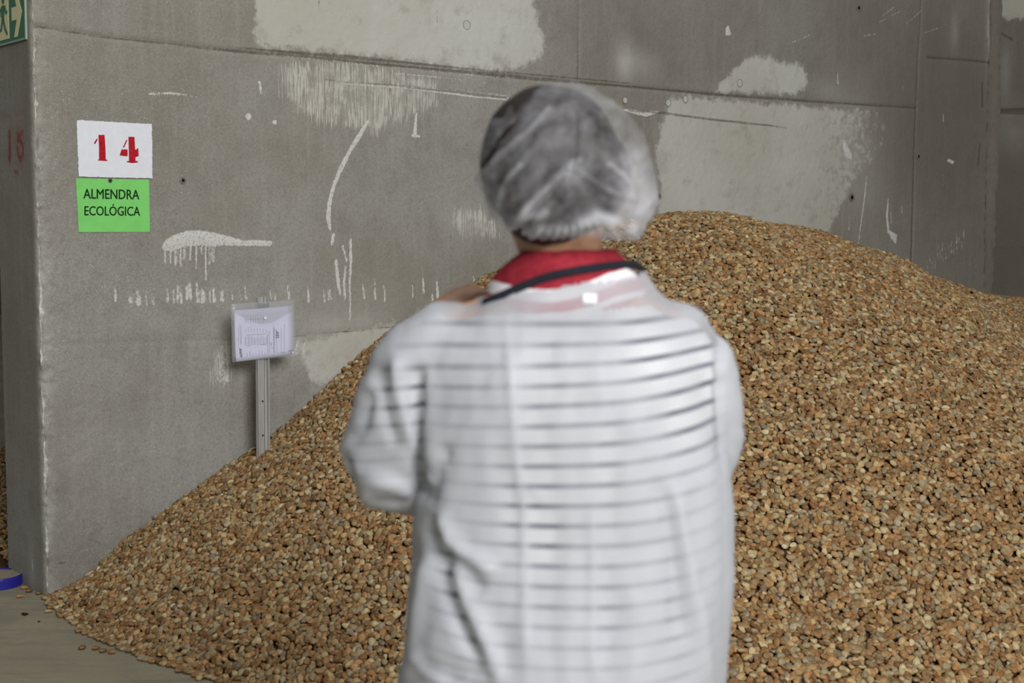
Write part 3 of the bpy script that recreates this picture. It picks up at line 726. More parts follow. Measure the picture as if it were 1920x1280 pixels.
floor_nut(363, 1252, 3, 1.9, 'tan almond resting behind the pale round one at the front toe')
floor_nut(377, 1258, 6, 2.6, 'slim almond right beside the pale round one at the front toe')
def crumb(name, x, y, size, seed, label, col):
    r = np.random.default_rng(seed); P = on_floor(x, y, 0)
    bm = bmesh.new(); bmesh.ops.create_icosphere(bm, subdivisions=2, radius=size)
    for v in bm.verts:
        f = 1 + 0.45 * math.sin(v.co.x / size * 2.7 + seed) * math.cos(v.co.y / size * 3.1 + 2 * seed) + 0.2 * math.sin(5 * v.co.z / size + seed)
        v.co = Vector((v.co.x * f, v.co.y * f * 0.8, max(v.co.z * 0.55 * f, -size * 0.45)))
    zmin = min(v.co.z for v in bm.verts)
    for v in bm.verts: v.co.z -= zmin
    me = bpy.data.meshes.new(name); bm.to_mesh(me); bm.free(); me.materials.append(plain(name + '_mat', lin(*col), 0.9, 0.1, var=0.5, scale=150))
    o = bpy.data.objects.new(name, me); C.objects.link(o); o.location = P
    return tag(o, label, 'hull')
crumb('hull_scrap', 47, 1153, 0.011, 1, 'dark brown crumb of almond hull alone on the bare floor', (70, 50, 30))
crumb('hull_scrap', 100, 1137, 0.013, 3, 'reddish brown hull scrap beside the pair of pale almonds', (92, 58, 34))
crumb('hull_scrap', 73, 1166, 0.005, 5, 'tiny brown hull crumb on the floor, the smallest one', (84, 62, 42))

# ------------------------------------------------------------------ neighbouring heap behind the wall end (bay 15)
def heap15(u, v): return 0.95 - 0.45 * np.hypot(u - 3.3, v + T_W + 1.1) + 0.62
def bay15(u, v): return C0 + DW * u[:, None] + NW * v[:, None]
uu, vv = np.meshgrid(np.arange(0.05, 2.2, 0.02), np.arange(-T_W - 1.4, -T_W - 0.012, 0.02), indexing='ij')
u_ = uu.ravel() + RNG.normal(0, .005, uu.size); v_ = vv.ravel() + RNG.normal(0, .005, uu.size); v_ = np.minimum(v_, -T_W - 0.012)
h_ = heap15(u_, v_); ok = h_ > 0; u_, v_, h_ = u_[ok], v_[ok], h_[ok]
pt15 = np.stack([u_, v_, np.maximum(h_ + RNG.normal(0, .004, len(u_)), .007), np.full(len(u_), .15), np.full(len(u_), .2), np.full(len(u_), .45)], 1)
P5, R5, K5, S5 = dress(pt15)
h15 = nut_cloud('almond_heap', P5, R5, K5, S5, 'edge of another almond heap just past the wall end, at the left picture border')
gu, gv = np.meshgrid(np.arange(-0.4, 2.2, .05), np.arange(-T_W - 1.4, -T_W + 0.001, .05), indexing='ij')
Pk = C0 + DW * gu[..., None] + NW * (gv - 0.004)[..., None]; Pk[..., 2] = np.maximum(heap15(gu, gv) - 0.012, -0.03)
c15 = grid_mesh('heap_core', Pk, M_CORE, True, h15); c15['kind'] = 'stuff'

# ------------------------------------------------------------------ signs on the wall
def wall_pt(u, z, v): return C0 + DW * u + NW * v + np.array([0, 0, z])
def px_wall(x, y, v=0.0): u, z = on_wall(x, y, v); return wall_pt(u, z, v)
def wall_poly(name, pts_px, v, thick, mat, parent=None, jag=0.0, seed=0):
    r = np.random.default_rng(seed); out = []
    n = len(pts_px)
    for i in range(n):
        a = np.array(on_wall(*pts_px[i], v)); b = np.array(on_wall(*pts_px[(i + 1) % n], v))
        k = max(1, int(np.linalg.norm(b - a) / 0.006)) if jag else 1
        for j in range(k):
            q = a + (b - a) * j / k
            if jag: q = q + r.normal(0, jag, 2)
            out.append(wall_pt(q[0], q[1], v))
    return prism(name, out, NW * thick, mat, parent)
M_WHITE = plain('white_sign_paint', lin(226, 228, 234), 0.65, 0.25, var=0.05, scale=40)
M_RED = plain('red_stencil_paint', lin(190, 22, 38), 0.6, 0.25, var=0.35, scale=90)
M_GREENP = plain('bright_green_paper', lin(128, 212, 112), 0.6, 0.2, var=0.10, scale=14)
M_INK = plain('black_green_ink', lin(16, 48, 22), 0.7, 0.2, var=0.1)
M_STEEL = plain('grey_steel', lin(128, 126, 122), 0.38, 0.5, 0.9, 0.2)
M_DARK = plain('dark_hole', lin(30, 28, 26), 0.9, 0.1)
ctr = px_wall(214, 279); ctr_b = px_wall(214, 331)
sign = empty('number_sign', ctr_b, 'white board with red stencilled number 14 on the concrete wall', 'sign')
wall_poly('board', [(143, 225), (284, 232.5), (285, 334.5), (147, 331)], 0.002, 0.004, M_WHITE, sign, 0.0007, 3)
S_ = lambda x, y: (160 + x / 16.0, 240 + y / 16.0)
def numeral(polys, label):
    e = None
    for k, p in enumerate(polys):
        pass
    V, F = [], []
    for p in polys:
        pts = [px_wall(*S_(*q), 0.006) for q in p]; b = len(V); n = len(pts)
        V += pts + [q + NW * 0.0012 for q in pts]
        F += [tuple(range(b + n, b + 2 * n)), tuple(range(b + n - 1, b - 1, -1))] + [(b + i, b + (i + 1) % n, b + n + (i + 1) % n, b + n + i) for i in range(n)]
    o = mesh('numeral', V, F, M_RED, sign)
    bm = bmesh.new(); bm.from_mesh(o.data); bmesh.ops.recalc_face_normals(bm, faces=bm.faces); bm.to_mesh(o.data); bm.free()
    o['label'] = label
numeral([[(392, 205), (572, 205), (590, 420), (606, 760), (610, 940), (655, 955), (650, 985), (560, 985), (380, 970), (372, 945), (412, 940), (408, 600)], [(335, 318), (362, 322), (362, 350), (300, 470), (262, 468), (265, 435)]], 'red stencil digit 1')
numeral([[(1292, 262), (1470, 265), (1482, 480), (1492, 650), (1535, 645), (1552, 605), (1585, 615), (1598, 830), (1570, 850), (1500, 870), (1502, 985), (1570, 990), (1572, 1030), (1400, 1050), (1245, 1020), (1245, 990), (1310, 985), (1300, 600)],
         [(1085, 640), (1245, 638), (1265, 660), (1265, 820), (1245, 845), (1030, 822)], [(1225, 355), (1260, 358), (1160, 585), (1125, 582)]], 'red stencil digit 4')
card = empty('product_card', px_wall(213, 435, 0.0), 'bright green card reading ALMENDRA ECOLÓGICA under the white number board', 'sign')
wall_poly('sheet', [(142, 334), (279, 336.5), (281, 434.5), (147.5, 435)], 0.0015, 0.0012, M_GREENP, card)
def text_on(txt, size_h, loc, right, up, mat, name, parent, bold=0.0, width=None, rot=0):
    cu = bpy.data.curves.new(name, 'FONT'); cu.body = txt; cu.size = 1.0; cu.offset = 0.0; cu.extrude = 0.0; cu.align_x = 'LEFT'; cu.resolution_u = 3
    o = bpy.data.objects.new(name, cu); C.objects.link(o)
    dg = bpy.context.evaluated_depsgraph_get(); me = bpy.data.meshes.new_from_object(o.evaluated_get(dg)); bpy.data.objects.remove(o); bpy.data.curves.remove(cu)
    co = np.zeros(len(me.vertices) * 3); me.vertices.foreach_get('co', co); co = co.reshape(-1, 3)
    x0, x1 = co[:, 0].min(), co[:, 0].max(); sx = width / (x1 - x0)
    base_h = 0.585
    if bold:
        pass
    P = np.asarray(loc) + np.asarray(right) * ((co[:, :1] - x0) * sx) + np.asarray(up) * (co[:, 1:2] * size_h / base_h)
    me.vertices.foreach_set('co', P.astype(np.float32).ravel())
    fs = [tuple(q.vertices) for q in me.polygons]; VV, FF = [], []
    for k_, (a_, b_) in enumerate(((0, 0), (1, 0), (-1, 0), (0, 1), (0, -1)) if bold else ((0, 0),)):
        n_ = len(VV); VV += [tuple(q + np.asarray(right) * a_ * bold * sx + np.asarray(up) * b_ * bold * sx * .6 + np.cross(right, up) * 2e-5 * k_) for q in P]; FF += [tuple(i + n_ for i in f) for f in fs]
    bpy.data.meshes.remove(me); me = bpy.data.meshes.new(name); me.from_pydata(VV, [], FF); me.materials.append(mat); me.update()
    ob = bpy.data.objects.new(name, me); C.objects.link(ob); ob.parent = parent; me.transform(mat_world(parent).inverted())
    return ob
def text_px(txt, xl, yl, xr, yr, h_px, v, mat, name, parent, bold):
    a = px_wall(xl, yl, v); b = px_wall(xr, yr, v); up = px_wall(xl, yl - h_px, v) - a
    wd = np.linalg.norm(b - a)
    return text_on(txt, np.linalg.norm(up), a, (b - a) / wd, up / np.linalg.norm(up), mat, name, parent, bold, wd)
text_px('ALMENDRA', 156.5, 372, 261, 373.5, 15.4, 0.0032, M_INK, 'lettering', card, 0.020)
text_px('ECOLÓGICA', 158.5, 403.5, 262.5, 404.3, 14.6, 0.0032, M_INK, 'lettering', card, 0.020)
# rivet between the two signs
def disc(name, c, axis, r, h, mat, parent=None, r2=None, seg=20):
    axis = np.asarray(axis) / np.linalg.norm(axis); t1 = np.cross(axis, [0, 0, 1.0]); t1 = t1 / np.linalg.norm(t1) if np.linalg.norm(t1) > 1e-6 else np.array([1.0, 0, 0]); t2 = np.cross(axis, t1)
    ring = lambda rr, k: [np.asarray(c) + axis * k + (t1 * math.cos(a) + t2 * math.sin(a)) * rr for a in np.linspace(0, 2 * math.pi, seg, False)]
    r2 = r2 if r2 is not None else r * 0.86
    V = ring(r, 0) + ring(r, h * 0.6) + ring(r2, h); F = []
    for k in range(2):
        for i in range(seg): F.append((k * seg + i, k * seg + (i + 1) % seg, (k + 1) * seg + (i + 1) % seg, (k + 1) * seg + i))
    F += [tuple(range(seg - 1, -1, -1)), tuple(range(2 * seg, 3 * seg))]
    return mesh(name, V, F, mat, parent, False)
def ring_mesh(name, c, axis, R, r, mat, parent=None, seg=24, sq=1.0):
    axis = np.asarray(axis) / np.linalg.norm(axis); t1 = np.cross(axis, [0, 0, 1.0]); t1 /= np.linalg.norm(t1); t2 = np.cross(axis, t1); V = []; F = []
    for i in range(seg):
        a = 2 * math.pi * i / seg; d = t1 * math.cos(a) + t2 * math.sin(a)
        for j in range(6):
            b = 2 * math.pi * j / 6; V.append(np.asarray(c) + d * (R + r * math.cos(b)) + axis * r * math.sin(b) * sq)
    for i in range(seg):
        for j in range(6): F.append((i * 6 + j, ((i + 1) % seg) * 6 + j, ((i + 1) % seg) * 6 + (j + 1) % 6, i * 6 + (j + 1) % 6))
    return mesh(name, V, F, mat, parent, True)
rv = disc('rivet', px_wall(206.5, 338.5, 0.0029), NW, 0.0085, 0.003, M_STEEL, card); rv['label'] = 'grey metal rivet'
disc('rivet_hole', px_wall(206.5, 338.5, 0.0058), NW, 0.0036, 0.0006, M_DARK, rv)
# tie holes and plugs of the formwork
M_PLUG = plain('cement_plug', lin(196, 194, 184), 0.9, 0.15, var=0.2, scale=120)
M_RING = plain('plug_rim', lin(132, 127, 115), 0.9, 0.1, var=0.3, scale=150)
for (x, y, R, kind) in ((343, 338, 0.014, 'hole'), (1235, 368, 0.02, 'hole'), (1597, 370, 0.026, 'hole'), (1722, 293, 0.02, 'hole'), (1610, 15, 0.022, 'hole'), (875, 47, 0.022, 'plug'), (1387, 156, 0.022, 'plug'), (1285, 186, 0.020, 'plug'), (1253, 193, 0.020, 'plug'), (1172, 188, .017, 'plug')):
    c = px_wall(x, y, 0.0016)
    if kind == 'hole':
        hh = disc('tie_hole', c, NW, R, 0.0025, M_RING, wall); disc('hole_core', c + NW * 0.0026, NW, R * 0.5, 0.0006, M_DARK, hh)
    else:
        hh = disc('tie_plug', c, NW, R * 0.9, 0.0018, M_PLUG, wall); ring_mesh('plug_rim', c + NW * 0.001, NW, R * 0.95, 0.0016, M_RING, hh)

# ------------------------------------------------------------------ exit sign on the wall end
def end_pt(s, z, off): return C0 - NW * s + DW * (-off) + np.array([0, 0, z])
M_EXG = plain('exit_sign_green', lin(44, 112, 78), 0.35, 0.5, var=0.08)
M_EXP = plain('luminous_cream', lin(226, 222, 172), 0.4, 0.4, var=0.06)
M_EXF = plain('exit_sign_rim', lin(150, 168, 150), 0.3, 0.5, var=0.1)
s0, zb_ = on_end(51.5, 72); zt_ = zb_ + 0.205; SW = 0.315
ex_ = empty('exit_sign', end_pt(s0 + SW / 2, zb_, 0), 'green and cream emergency exit sign with running figure and arrow on the wall end', 'sign')
def end_rect(name, sa, sb, za, zc, off, th, mat, parent): return prism(name, [end_pt(sa, za, off), end_pt(sb, za, off), end_pt(sb, zc, off), end_pt(sa, zc, off)], -DW * th, mat, parent)
end_rect('plate', s0, s0 + SW, zb_, zt_, 0.002, 0.004, M_EXG, ex_)
fr = 0.006
for sa, sb, za, zc in ((s0 - .004, s0 + .003, zb_ - .004, zt_ + .004), (s0 + SW - .003, s0 + SW + .004, zb_ - .004, zt_ + .004), (s0, s0 + SW, zb_ - .004, zb_ + .003), (s0, s0 + SW, zt_ - .003, zt_ + .004)):
    end_rect('rim', sa, sb, za, zc, 0.001, 0.008, M_EXF, ex_)
sm_ = s0 + SW * 0.47
def ep(fx, fz): return end_pt(s0 + fx * SW, zb_ + fz * 0.205, 0.0065)
# arrow: points to the right (towards the wall corner)
arrow = [(0.10, 0.50), (0.26, 0.93), (0.36, 0.93), (0.26, 0.62), (0.42, 0.62), (0.42, 0.38), (0.26, 0.38), (0.36, 0.07), (0.26, 0.07)]
prism('arrow', [ep(*p) for p in arrow], -DW * 0.001, M_EXP, ex_)
end_rect('doorway', s0 + SW * 0.52, s0 + SW * 0.90, zb_ + 0.016, zt_ - 0.016, 0.0065, 0.001, M_EXP, ex_)
fig = [[(0.66, 0.86), (0.63, 0.80), (0.66, 0.74), (0.70, 0.74), (0.725, 0.80), (0.70, 0.86)], [(0.61, 0.70), (0.72, 0.72), (0.76, 0.52), (0.71, 0.44), (0.66, 0.44), (0.645, 0.55)], [(0.61, 0.70), (0.645, 0.62), (0.59, 0.52), (0.545, 0.56), (0.545, 0.60), (0.585, 0.59)],
       [(0.72, 0.72), (0.80, 0.62), (0.83, 0.52), (0.79, 0.51), (0.77, 0.59), (0.73, 0.62)], [(0.66, 0.46), (0.71, 0.46), (0.66, 0.26), (0.58, 0.14), (0.55, 0.17), (0.61, 0.28)], [(0.68, 0.46), (0.73, 0.48), (0.78, 0.30), (0.86, 0.26), (0.86, 0.21), (0.745, 0.25)]]
V, F = [], []
for p in fig:
    pts = [end_pt(s0 + a * SW, zb_ + b * 0.205, 0.0078) for a, b in p]; b0_ = len(V); n_ = len(pts); V += pts + [q - DW * 0.001 for q in pts]
    F += [tuple(range(b0_ + n_, b0_ + 2 * n_)), tuple(range(b0_ + n_ - 1, b0_ - 1, -1))] + [(b0_ + i, b0_ + (i + 1) % n_, b0_ + n_ + (i + 1) % n_, b0_ + n_ + i) for i in range(n_)]
mesh('running_figure', V, F, M_EXG, ex_)

# ------------------------------------------------------------------ blue tray on the floor
M_BLUE = plain('blue_plastic', lin(44, 40, 150), 0.35, 0.5, var=0.12, scale=12)
M_BAIT = plain('grey_tray_fill', lin(158, 148, 130), 0.9, 0.1, var=0.25, scale=60)
tc = on_floor(-8, 1096); tr = 0.105
tray = empty('feeder_tray', tc, 'shallow round blue plastic tray on the floor against the wall end', 'tray')
prof = [(0.0, 0.0), (tr * 0.97, 0.0), (tr, 0.004), (tr * 1.0, 0.036), (tr * 0.985, 0.043), (tr * 0.93, 0.043), (tr * 0.92, 0.030), (0.0, 0.030)]
sg = 40; V = [tc + np.array([r_ * math.cos(a), r_ * math.sin(a), z_]) for r_, z_ in prof[1:-1] for a in np.linspace(0, 2 * math.pi, sg, False)]; F = []
for k_ in range(len(prof) - 3):
    for i in range(sg): F.append((k_ * sg + i, k_ * sg + (i + 1) % sg, (k_ + 1) * sg + (i + 1) % sg, (k_ + 1) * sg + i))
F += [tuple(range(sg - 1, -1, -1)), tuple((len(prof) - 3) * sg + i for i in range(sg))]
mesh('tray_body', V, F, M_BLUE, tray)
disc('tray_filling', tc + np.array([0, 0, 0.0302]), (0, 0, 1), tr * 0.915, 0.009, M_BAIT, tray, tr * 0.90, 40)

# ------------------------------------------------------------------ post with the paper form
VP = 0.17                                            # distance of the post from the wall
u1, z1 = on_wall(491, 838, VP); u2, z2 = on_wall(489, 557, VP)
M_ALU = NT('brushed_aluminium'); co = M_ALU.coords((60, 60, 2)); nn = M_ALU.noise(co, 3, 4)
M_ALU.bump(nn, 0.1, 0.002); M_ALU = M_ALU.base(M_ALU.mix(M_ALU.step(nn, .3, .7), lin(206, 204, 200), lin(172, 170, 166)), M_ALU.step(nn, .3, .7, .4, .55), 0.5, 0.45)
hz = float(heap(np.array([u1]), np.array([VP]))[0])
ax = np.array([u2 - u1, z2 - z1]); slope = ax[0] / ax[1]
post = empty('metal_post', wall_pt(u1 - slope * (z1 - hz), hz, VP), 'aluminium channel post planted upright in the heap near the wall', 'post')
def rail(name, a0, a1, d0, d1, mat, zlo, zhi, parent):
    P = []
    for z in (zlo, zhi):
        uc = u1 + slope * (z - z1)
        P.append([wall_pt(uc + a, z, VP + d) for a, d in ((a0, d0), (a1, d0), (a1, d1), (a0, d1))])
    V = P[0] + P[1]; F = [(3, 2, 1, 0), (4, 5, 6, 7)] + [(i, (i + 1) % 4, 4 + (i + 1) % 4, 4 + i) for i in range(4)]
    o = mesh(name, V, F, mat, parent); bm = bmesh.new(); bm.from_mesh(o.data); bmesh.ops.recalc_face_normals(bm, faces=bm.faces); bmesh.ops.bevel(bm, geom=bm.edges[:], offset=0.0008, segments=1, affect='EDGES'); bm.to_mesh(o.data); bm.free()
    return o
zl, zh = hz - 0.22, z2
rail('channel_back', -0.026, 0.026, 0.0, 0.004, M_ALU, zl, zh, post)
rail('channel_lip', -0.026, -0.0205, 0.004, 0.022, M_ALU, zl, zh, post)
rail('channel_lip', 0.0205, 0.026, 0.004, 0.022, M_ALU, zl, zh, post)
rail('centre_rib', -0.014, 0.007, 0.004, 0.012, M_ALU, zl, zh, post)
rail('slot', 0.0095, 0.0125, 0.004, 0.0052, M_DARK, zl, zh, post)
for zz in (z2 - 0.045, z1 + 0.19, z1 + 0.05):
    disc('screw_head', wall_pt(u1 + slope * (zz - z1) - 0.002, zz, VP + 0.012), NW, 0.0045, 0.0022, M_STEEL, post)

VE = VP + 0.026
M_FILM = NT('clear_film'); tr_ = M_FILM.node('ShaderNodeBsdfTransparent'); gl = M_FILM.node('ShaderNodeBsdfGlossy'); gl.inputs['Roughness'].default_value = 0.35; df = M_FILM.node('ShaderNodeBsdfDiffuse'); df.inputs[0].default_value = (.8, .82, .86, 1)
m1_ = M_FILM.node('ShaderNodeMixShader'); m2_ = M_FILM.node('ShaderNodeMixShader'); m1_.inputs[0].default_value = 0.6
M_FILM.link(gl.outputs[0], m1_.inputs[1]); M_FILM.link(df.outputs[0], m1_.inputs[2]); m2_.inputs[0].default_value = 0.13
M_FILM.link(tr_.outputs[0], m2_.inputs[1]); M_FILM.link(m1_.outputs[0], m2_.inputs[2]); M_FILM.link(m2_.outputs[0], M_FILM.out.inputs[0]); M_FILM = M_FILM.m
M_FORM = plain('white_form_paper', lin(226, 226, 250), 0.75, 0.2, var=0.03, scale=20)
M_PRINT = plain('grey_print', lin(120, 120, 146), 0.8, 0.1); M_PRINT2 = plain('dark_print', lin(44, 44, 60), 0.8, 0.1); M_SNAP = plain('white_snap_button', lin(240, 240, 244), 0.4, 0.4)
env = empty('plastic_envelope', px_wall(493, 678, VE), 'clear plastic snap envelope hanging on the metal post with a form inside', 'envelope')
def sheet_px(name, corners, v, nx, ny, mat, parent, wave=0.0, thick=0.0006, bulge=0.0):
    """bilinear sheet between four picture corners TL, TR, BR, BL on the plane v"""
    tl, tr2, br, bl = [np.array(on_wall(*c, v)) for c in corners]; V = []
    for k in (0, 1):
        for i in range(nx + 1):
            for j in range(ny + 1):
                a, b = i / nx, j / ny; q = (tl * (1 - a) + tr2 * a) * (1 - b) + (bl * (1 - a) + br * a) * b
                q = q + np.array([bulge * math.sin(math.pi * b) * (a - .5) * 2, 0]) * (1 if a > .5 else 0.6)
                V.append(wall_pt(q[0], q[1], v + wave * math.sin(3.1 * a + 1.3 * b) * math.cos(2.2 * b + 2.4 * a) - (thick if k else 0)))
    m_ = ny + 1; q_ = (nx + 1) * m_; F = []
    for i in range(nx):
        for j in range(ny):
            a = i * m_ + j; F.append((a, a + 1, a + m_ + 1, a + m_)); F.append((q_ + a, q_ + a + m_, q_ + a + m_ + 1, q_ + a + 1))
    rim = list(range(m_)) + [i * m_ + ny for i in range(1, nx + 1)] + [nx * m_ + j for j in range(ny - 1, -1, -1)] + [i * m_ for i in range(nx - 1, 0, -1)]
    for a, b in zip(rim, rim[1:] + rim[:1]): F.append((a, q_ + a, q_ + b, b))
    return mesh(name, V, F, mat, parent, True)
sheet_px('back_sheet', [(432, 570), (552, 562), (554, 667), (436, 679)], VE, 10, 10, M_FILM, env, 0.002)
sheet_px('front_sheet', [(432, 570), (552, 562), (554, 667), (436, 679)], VE + 0.009, 10, 10, M_FILM, env, 0.003)
fl = wall_poly('flap', [(433, 570), (552, 562), (549, 582), (511, 604), (488, 607), (441, 587)], VE + 0.0135, 0.0006, M_FILM, env)
disc('snap_button', px_wall(497.5, 596, VE + 0.0142), NW, 0.0058, 0.002, M_SNAP, env)
form = empty('paper_form', px_wall(496, 678, VE + .004), 'white printed form turned sideways inside the clear envelope', 'paper')
sheet_px('page', [(440, 582), (546, 573.5), (549, 664), (443, 678)], VE + 0.0045, 10, 10, M_FORM, form, 0.0012, 0.0004, 0.004)
Q_ = lambda x, y: (425 + x / 9.48, 555 + y / 9.48)
def print_lines(name, segs, mat, wpx=0.5):
    V, F = [], []
    for (xa, ya, xb, yb) in segs:
        a = np.array(on_wall(*Q_(xa, ya), VE + 0.0062)); b = np.array(on_wall(*Q_(xb, yb), VE + 0.0062)); d = (b - a) / (np.linalg.norm(b - a) + 1e-9); nrm = np.array([-d[1], d[0]]) * wpx * 0.001
        n0 = len(V); V += [wall_pt(*(a + nrm), VE + .0068), wall_pt(*(b + nrm), VE + .0068), wall_pt(*(b - nrm), VE + .0068), wall_pt(*(a - nrm), VE + .0068)]; F.append((n0, n0 + 1, n0 + 2, n0 + 3))
    o = mesh(name, V, F, mat, form); o['kind'] = 'stuff'; return o
r = np.random.default_rng(5); seg = []
for i in range(8):
    x = 330 + i * 53; seg.append((x, 540 + r.random() * 60, x + 4, 640)); seg.append((x + 30, 950 + r.random() * 60, x + 34, 1070 - i * 4)); 
    for k_ in range(2): seg.append((x - 4 + k_ * 20, 690 + r.random() * 60, x + 2 + k_ * 20, 870))
for x in (730, 760, 830, 850, 890, 970, 1025): seg.append((x, 430 + r.random() * 400, x + 4, 1010))
seg += [(205, 540, 215, 880), (230, 480, 250, 860), (255, 520, 262, 850), (190, 740, 192, 790), (350, 880, 430, 880), (600, 860, 690, 855), (960, 1000, 1030, 998), (340, 690, 690, 670), (320, 420, 600, 400), (840, 560, 840, 1000), (760, 920, 830, 920)]
for k_ in range(8): seg.append((330 + k_ * 45, 330, 334 + k_ * 45, 480))
print_lines('small_print', seg, M_PRINT, 0.42)
print_lines('stamp', [(880, 590, 880, 750), (895, 620, 900, 740), (915, 640, 925, 740), (880, 640, 930, 650), (885, 690, 930, 700), (880, 740, 930, 735), (1095, 970, 1185, 962), (1130, 992, 1150, 991), (785, 820, 790, 880)], M_PRINT2, 0.9)
a = px_wall(*Q_(282, 1085), VE + .0069); b = px_wall(*Q_(262, 925), VE + .0069); wd_ = np.linalg.norm(b - a)
up_ = px_wall(*Q_(248, 1085), VE + .0069) - a
text_on('OCPOP', np.linalg.norm(up_), a, (b - a) / wd_, up_ / np.linalg.norm(up_), M_PRINT2, 'heading', form, 0.03, wd_)

# ------------------------------------------------------------------ the person: a woman photographing the heap, seen from behind
D = 2.0
def pp(x, y, Y=D): return at_depth(x, y, Y)
def loft(rings, seg=40, expo=2.3):
    """rings: (centre, half width, half depth, slope of the ring in x); closed with caps"""
    V, F = [], []
    for c, a, b, sl in rings:
        for i in range(seg):
            th = 2 * math.pi * i / seg; cs, sn = math.cos(th), math.sin(th)
            x = a * math.copysign(abs(cs) ** (2 / expo), cs); y = b * math.copysign(abs(sn) ** (2 / expo), sn)
            V.append((c[0] + x, c[1] + y, c[2] + sl * x))
    for k in range(len(rings) - 1):
        for i in range(seg): F.append((k * seg + i, k * seg + (i + 1) % seg, (k + 1) * seg + (i + 1) % seg, (k + 1) * seg + i))
    n0 = len(V); V.append(tuple(rings[0][0])); V.append(tuple(rings[-1][0])); L_ = (len(rings) - 1) * seg
    for i in range(seg): F.append((n0, (i + 1) % seg, i)); F.append((n0 + 1, L_ + i, L_ + (i + 1) % seg))
    return V, F
def tube(pts, rad, seg=16, capn=3, flat=None):
    pts = [np.asarray(p, float) for p in pts]; rings = []
    t0 = (pts[1] - pts[0]); t0 /= np.linalg.norm(t0); t1 = pts[-1] - pts[-2]; t1 /= np.linalg.norm(t1)
    P, R = [], []
    for k in range(capn): a = math.pi / 2 * (k + 0.35) / (capn + .35); P.append(pts[0] - t0 * rad[0] * math.cos(a)); R.append(rad[0] * math.sin(a))
    for i in range(len(pts)): P.append(pts[i]); R.append(rad[i])
    for k in range(capn - 1, -1, -1): a = math.pi / 2 * (k + 0.35) / (capn + .35); P.append(pts[-1] + t1 * rad[-1] * math.cos(a)); R.append(rad[-1] * math.sin(a))
    ref = np.array([0.31, 0.2, 0.93]); V, F = [], []; u = None
    for i in range(len(P)):
        t = P[min(i + 1, len(P) - 1)] - P[max(i - 1, 0)]; t = t / np.linalg.norm(t)
        if u is None: u = np.cross(t, ref)
        u = u - t * (u @ t); u /= np.linalg.norm(u); w_ = np.cross(t, u)
        for j in range(seg): th = 2 * math.pi * j / seg; V.append(P[i] + (u * math.cos(th) + w_ * math.sin(th)) * R[i])
    for i in range(len(P) - 1):
        for j in range(seg): F.append((i * seg + j, i * seg + (j + 1) % seg, (i + 1) * seg + (j + 1) % seg, (i + 1) * seg + j))
    n0 = len(V); V.append(P[0]); V.append(P[-1]); L_ = (len(P) - 1) * seg
    for j in range(seg): F.append((n0, (j + 1) % seg, j)); F.append((n0 + 1, L_ + j, L_ + (j + 1) % seg))
    return V, F
def ball(c, r3, rot=None, seg=20, rings=14):
    V, F = [], []; M = np.array(rot.to_matrix()) if rot else np.eye(3)
    for i in range(1, rings):
        for j in range(seg):
            a = math.pi * i / rings; b = 2 * math.pi * j / seg
            V.append(np.asarray(c) + M @ (np.array([math.sin(a) * math.cos(b), math.sin(a) * math.sin(b), math.cos(a)]) * r3))
    for i in range(rings - 2):
        for j in range(seg): F.append((i * seg + j, (i + 1) * seg + j, (i + 1) * seg + (j + 1) % seg, i * seg + (j + 1) % seg))
    n0 = len(V); V.append(np.asarray(c) + M @ np.array([0, 0, r3[2]])); V.append(np.asarray(c) - M @ np.array([0, 0, r3[2]])); L_ = (rings - 2) * seg
    for j in range(seg): F.append((n0, j, (j + 1) % seg)); F.append((n0 + 1, L_ + (j + 1) % seg, L_ + j))
    return V, F
def fuse(parts, voxel):
    """union of closed shells as one continuous surface -> arrays of vertices and quads"""
    V, F = [], []
    for v, f in parts:
        b = len(V); V += [tuple(map(float, q)) for q in v]; F += [tuple(i + b for i in q) for q in f]
    me = bpy.data.meshes.new('tmp'); me.from_pydata(V, [], F); o = bpy.data.objects.new('tmp', me); C.objects.link(o)
    bm = bmesh.new(); bm.from_mesh(me); bmesh.ops.recalc_face_normals(bm, faces=bm.faces); bm.to_mesh(me); bm.free()
    md = o.modifiers.new('r', 'REMESH'); md.mode = 'VOXEL'; md.voxel_size = voxel
    dg = bpy.context.evaluated_depsgraph_get(); m2 = bpy.data.meshes.new_from_object(o.evaluated_get(dg))
    A = np.zeros(len(m2.vertices) * 3); m2.vertices.foreach_get('co', A); A = A.reshape(-1, 3)
    Q = np.zeros(len(m2.polygons) * 4, np.int32); m2.polygons.foreach_get('vertices', Q); Q = Q.reshape(-1, 4)
    bpy.data.objects.remove(o); bpy.data.meshes.remove(me); bpy.data.meshes.remove(m2)
    return A, Q
def edges_of(Q):
    e = np.concatenate([Q[:, [0, 1]], Q[:, [1, 2]], Q[:, [2, 3]], Q[:, [3, 0]]]); e = np.unique(np.sort(e, 1), axis=0); return e
def smooth_v(A, Q, it, lam=0.5, e=None):
    e = edges_of(Q) if e is None else e; n = len(A)
    deg = np.bincount(e.ravel(), minlength=n)[:, None]
    one = A.ndim == 1; A = A[:, None] if one else A
    for _ in range(it):
        sm = np.stack([np.bincount(e[:, 0], A[e[:, 1], k], n) + np.bincount(e[:, 1], A[e[:, 0], k], n) for k in range(A.shape[1])], 1)
        A = A + lam * (sm / np.maximum(deg, 1) - A)
    return A[:, 0] if one else A
def normals(A, Q):
    fn = np.cross(A[Q[:, 2]] - A[Q[:, 0]], A[Q[:, 3]] - A[Q[:, 1]]); n = np.zeros_like(A)
    for k in range(4):
        for c in range(3): n[:, c] += np.bincount(Q[:, k], fn[:, c], len(A))
    return n / (np.linalg.norm(n, axis=1)[:, None] + 1e-12)
def pxy(A): x, y, _ = project(A); return x, y

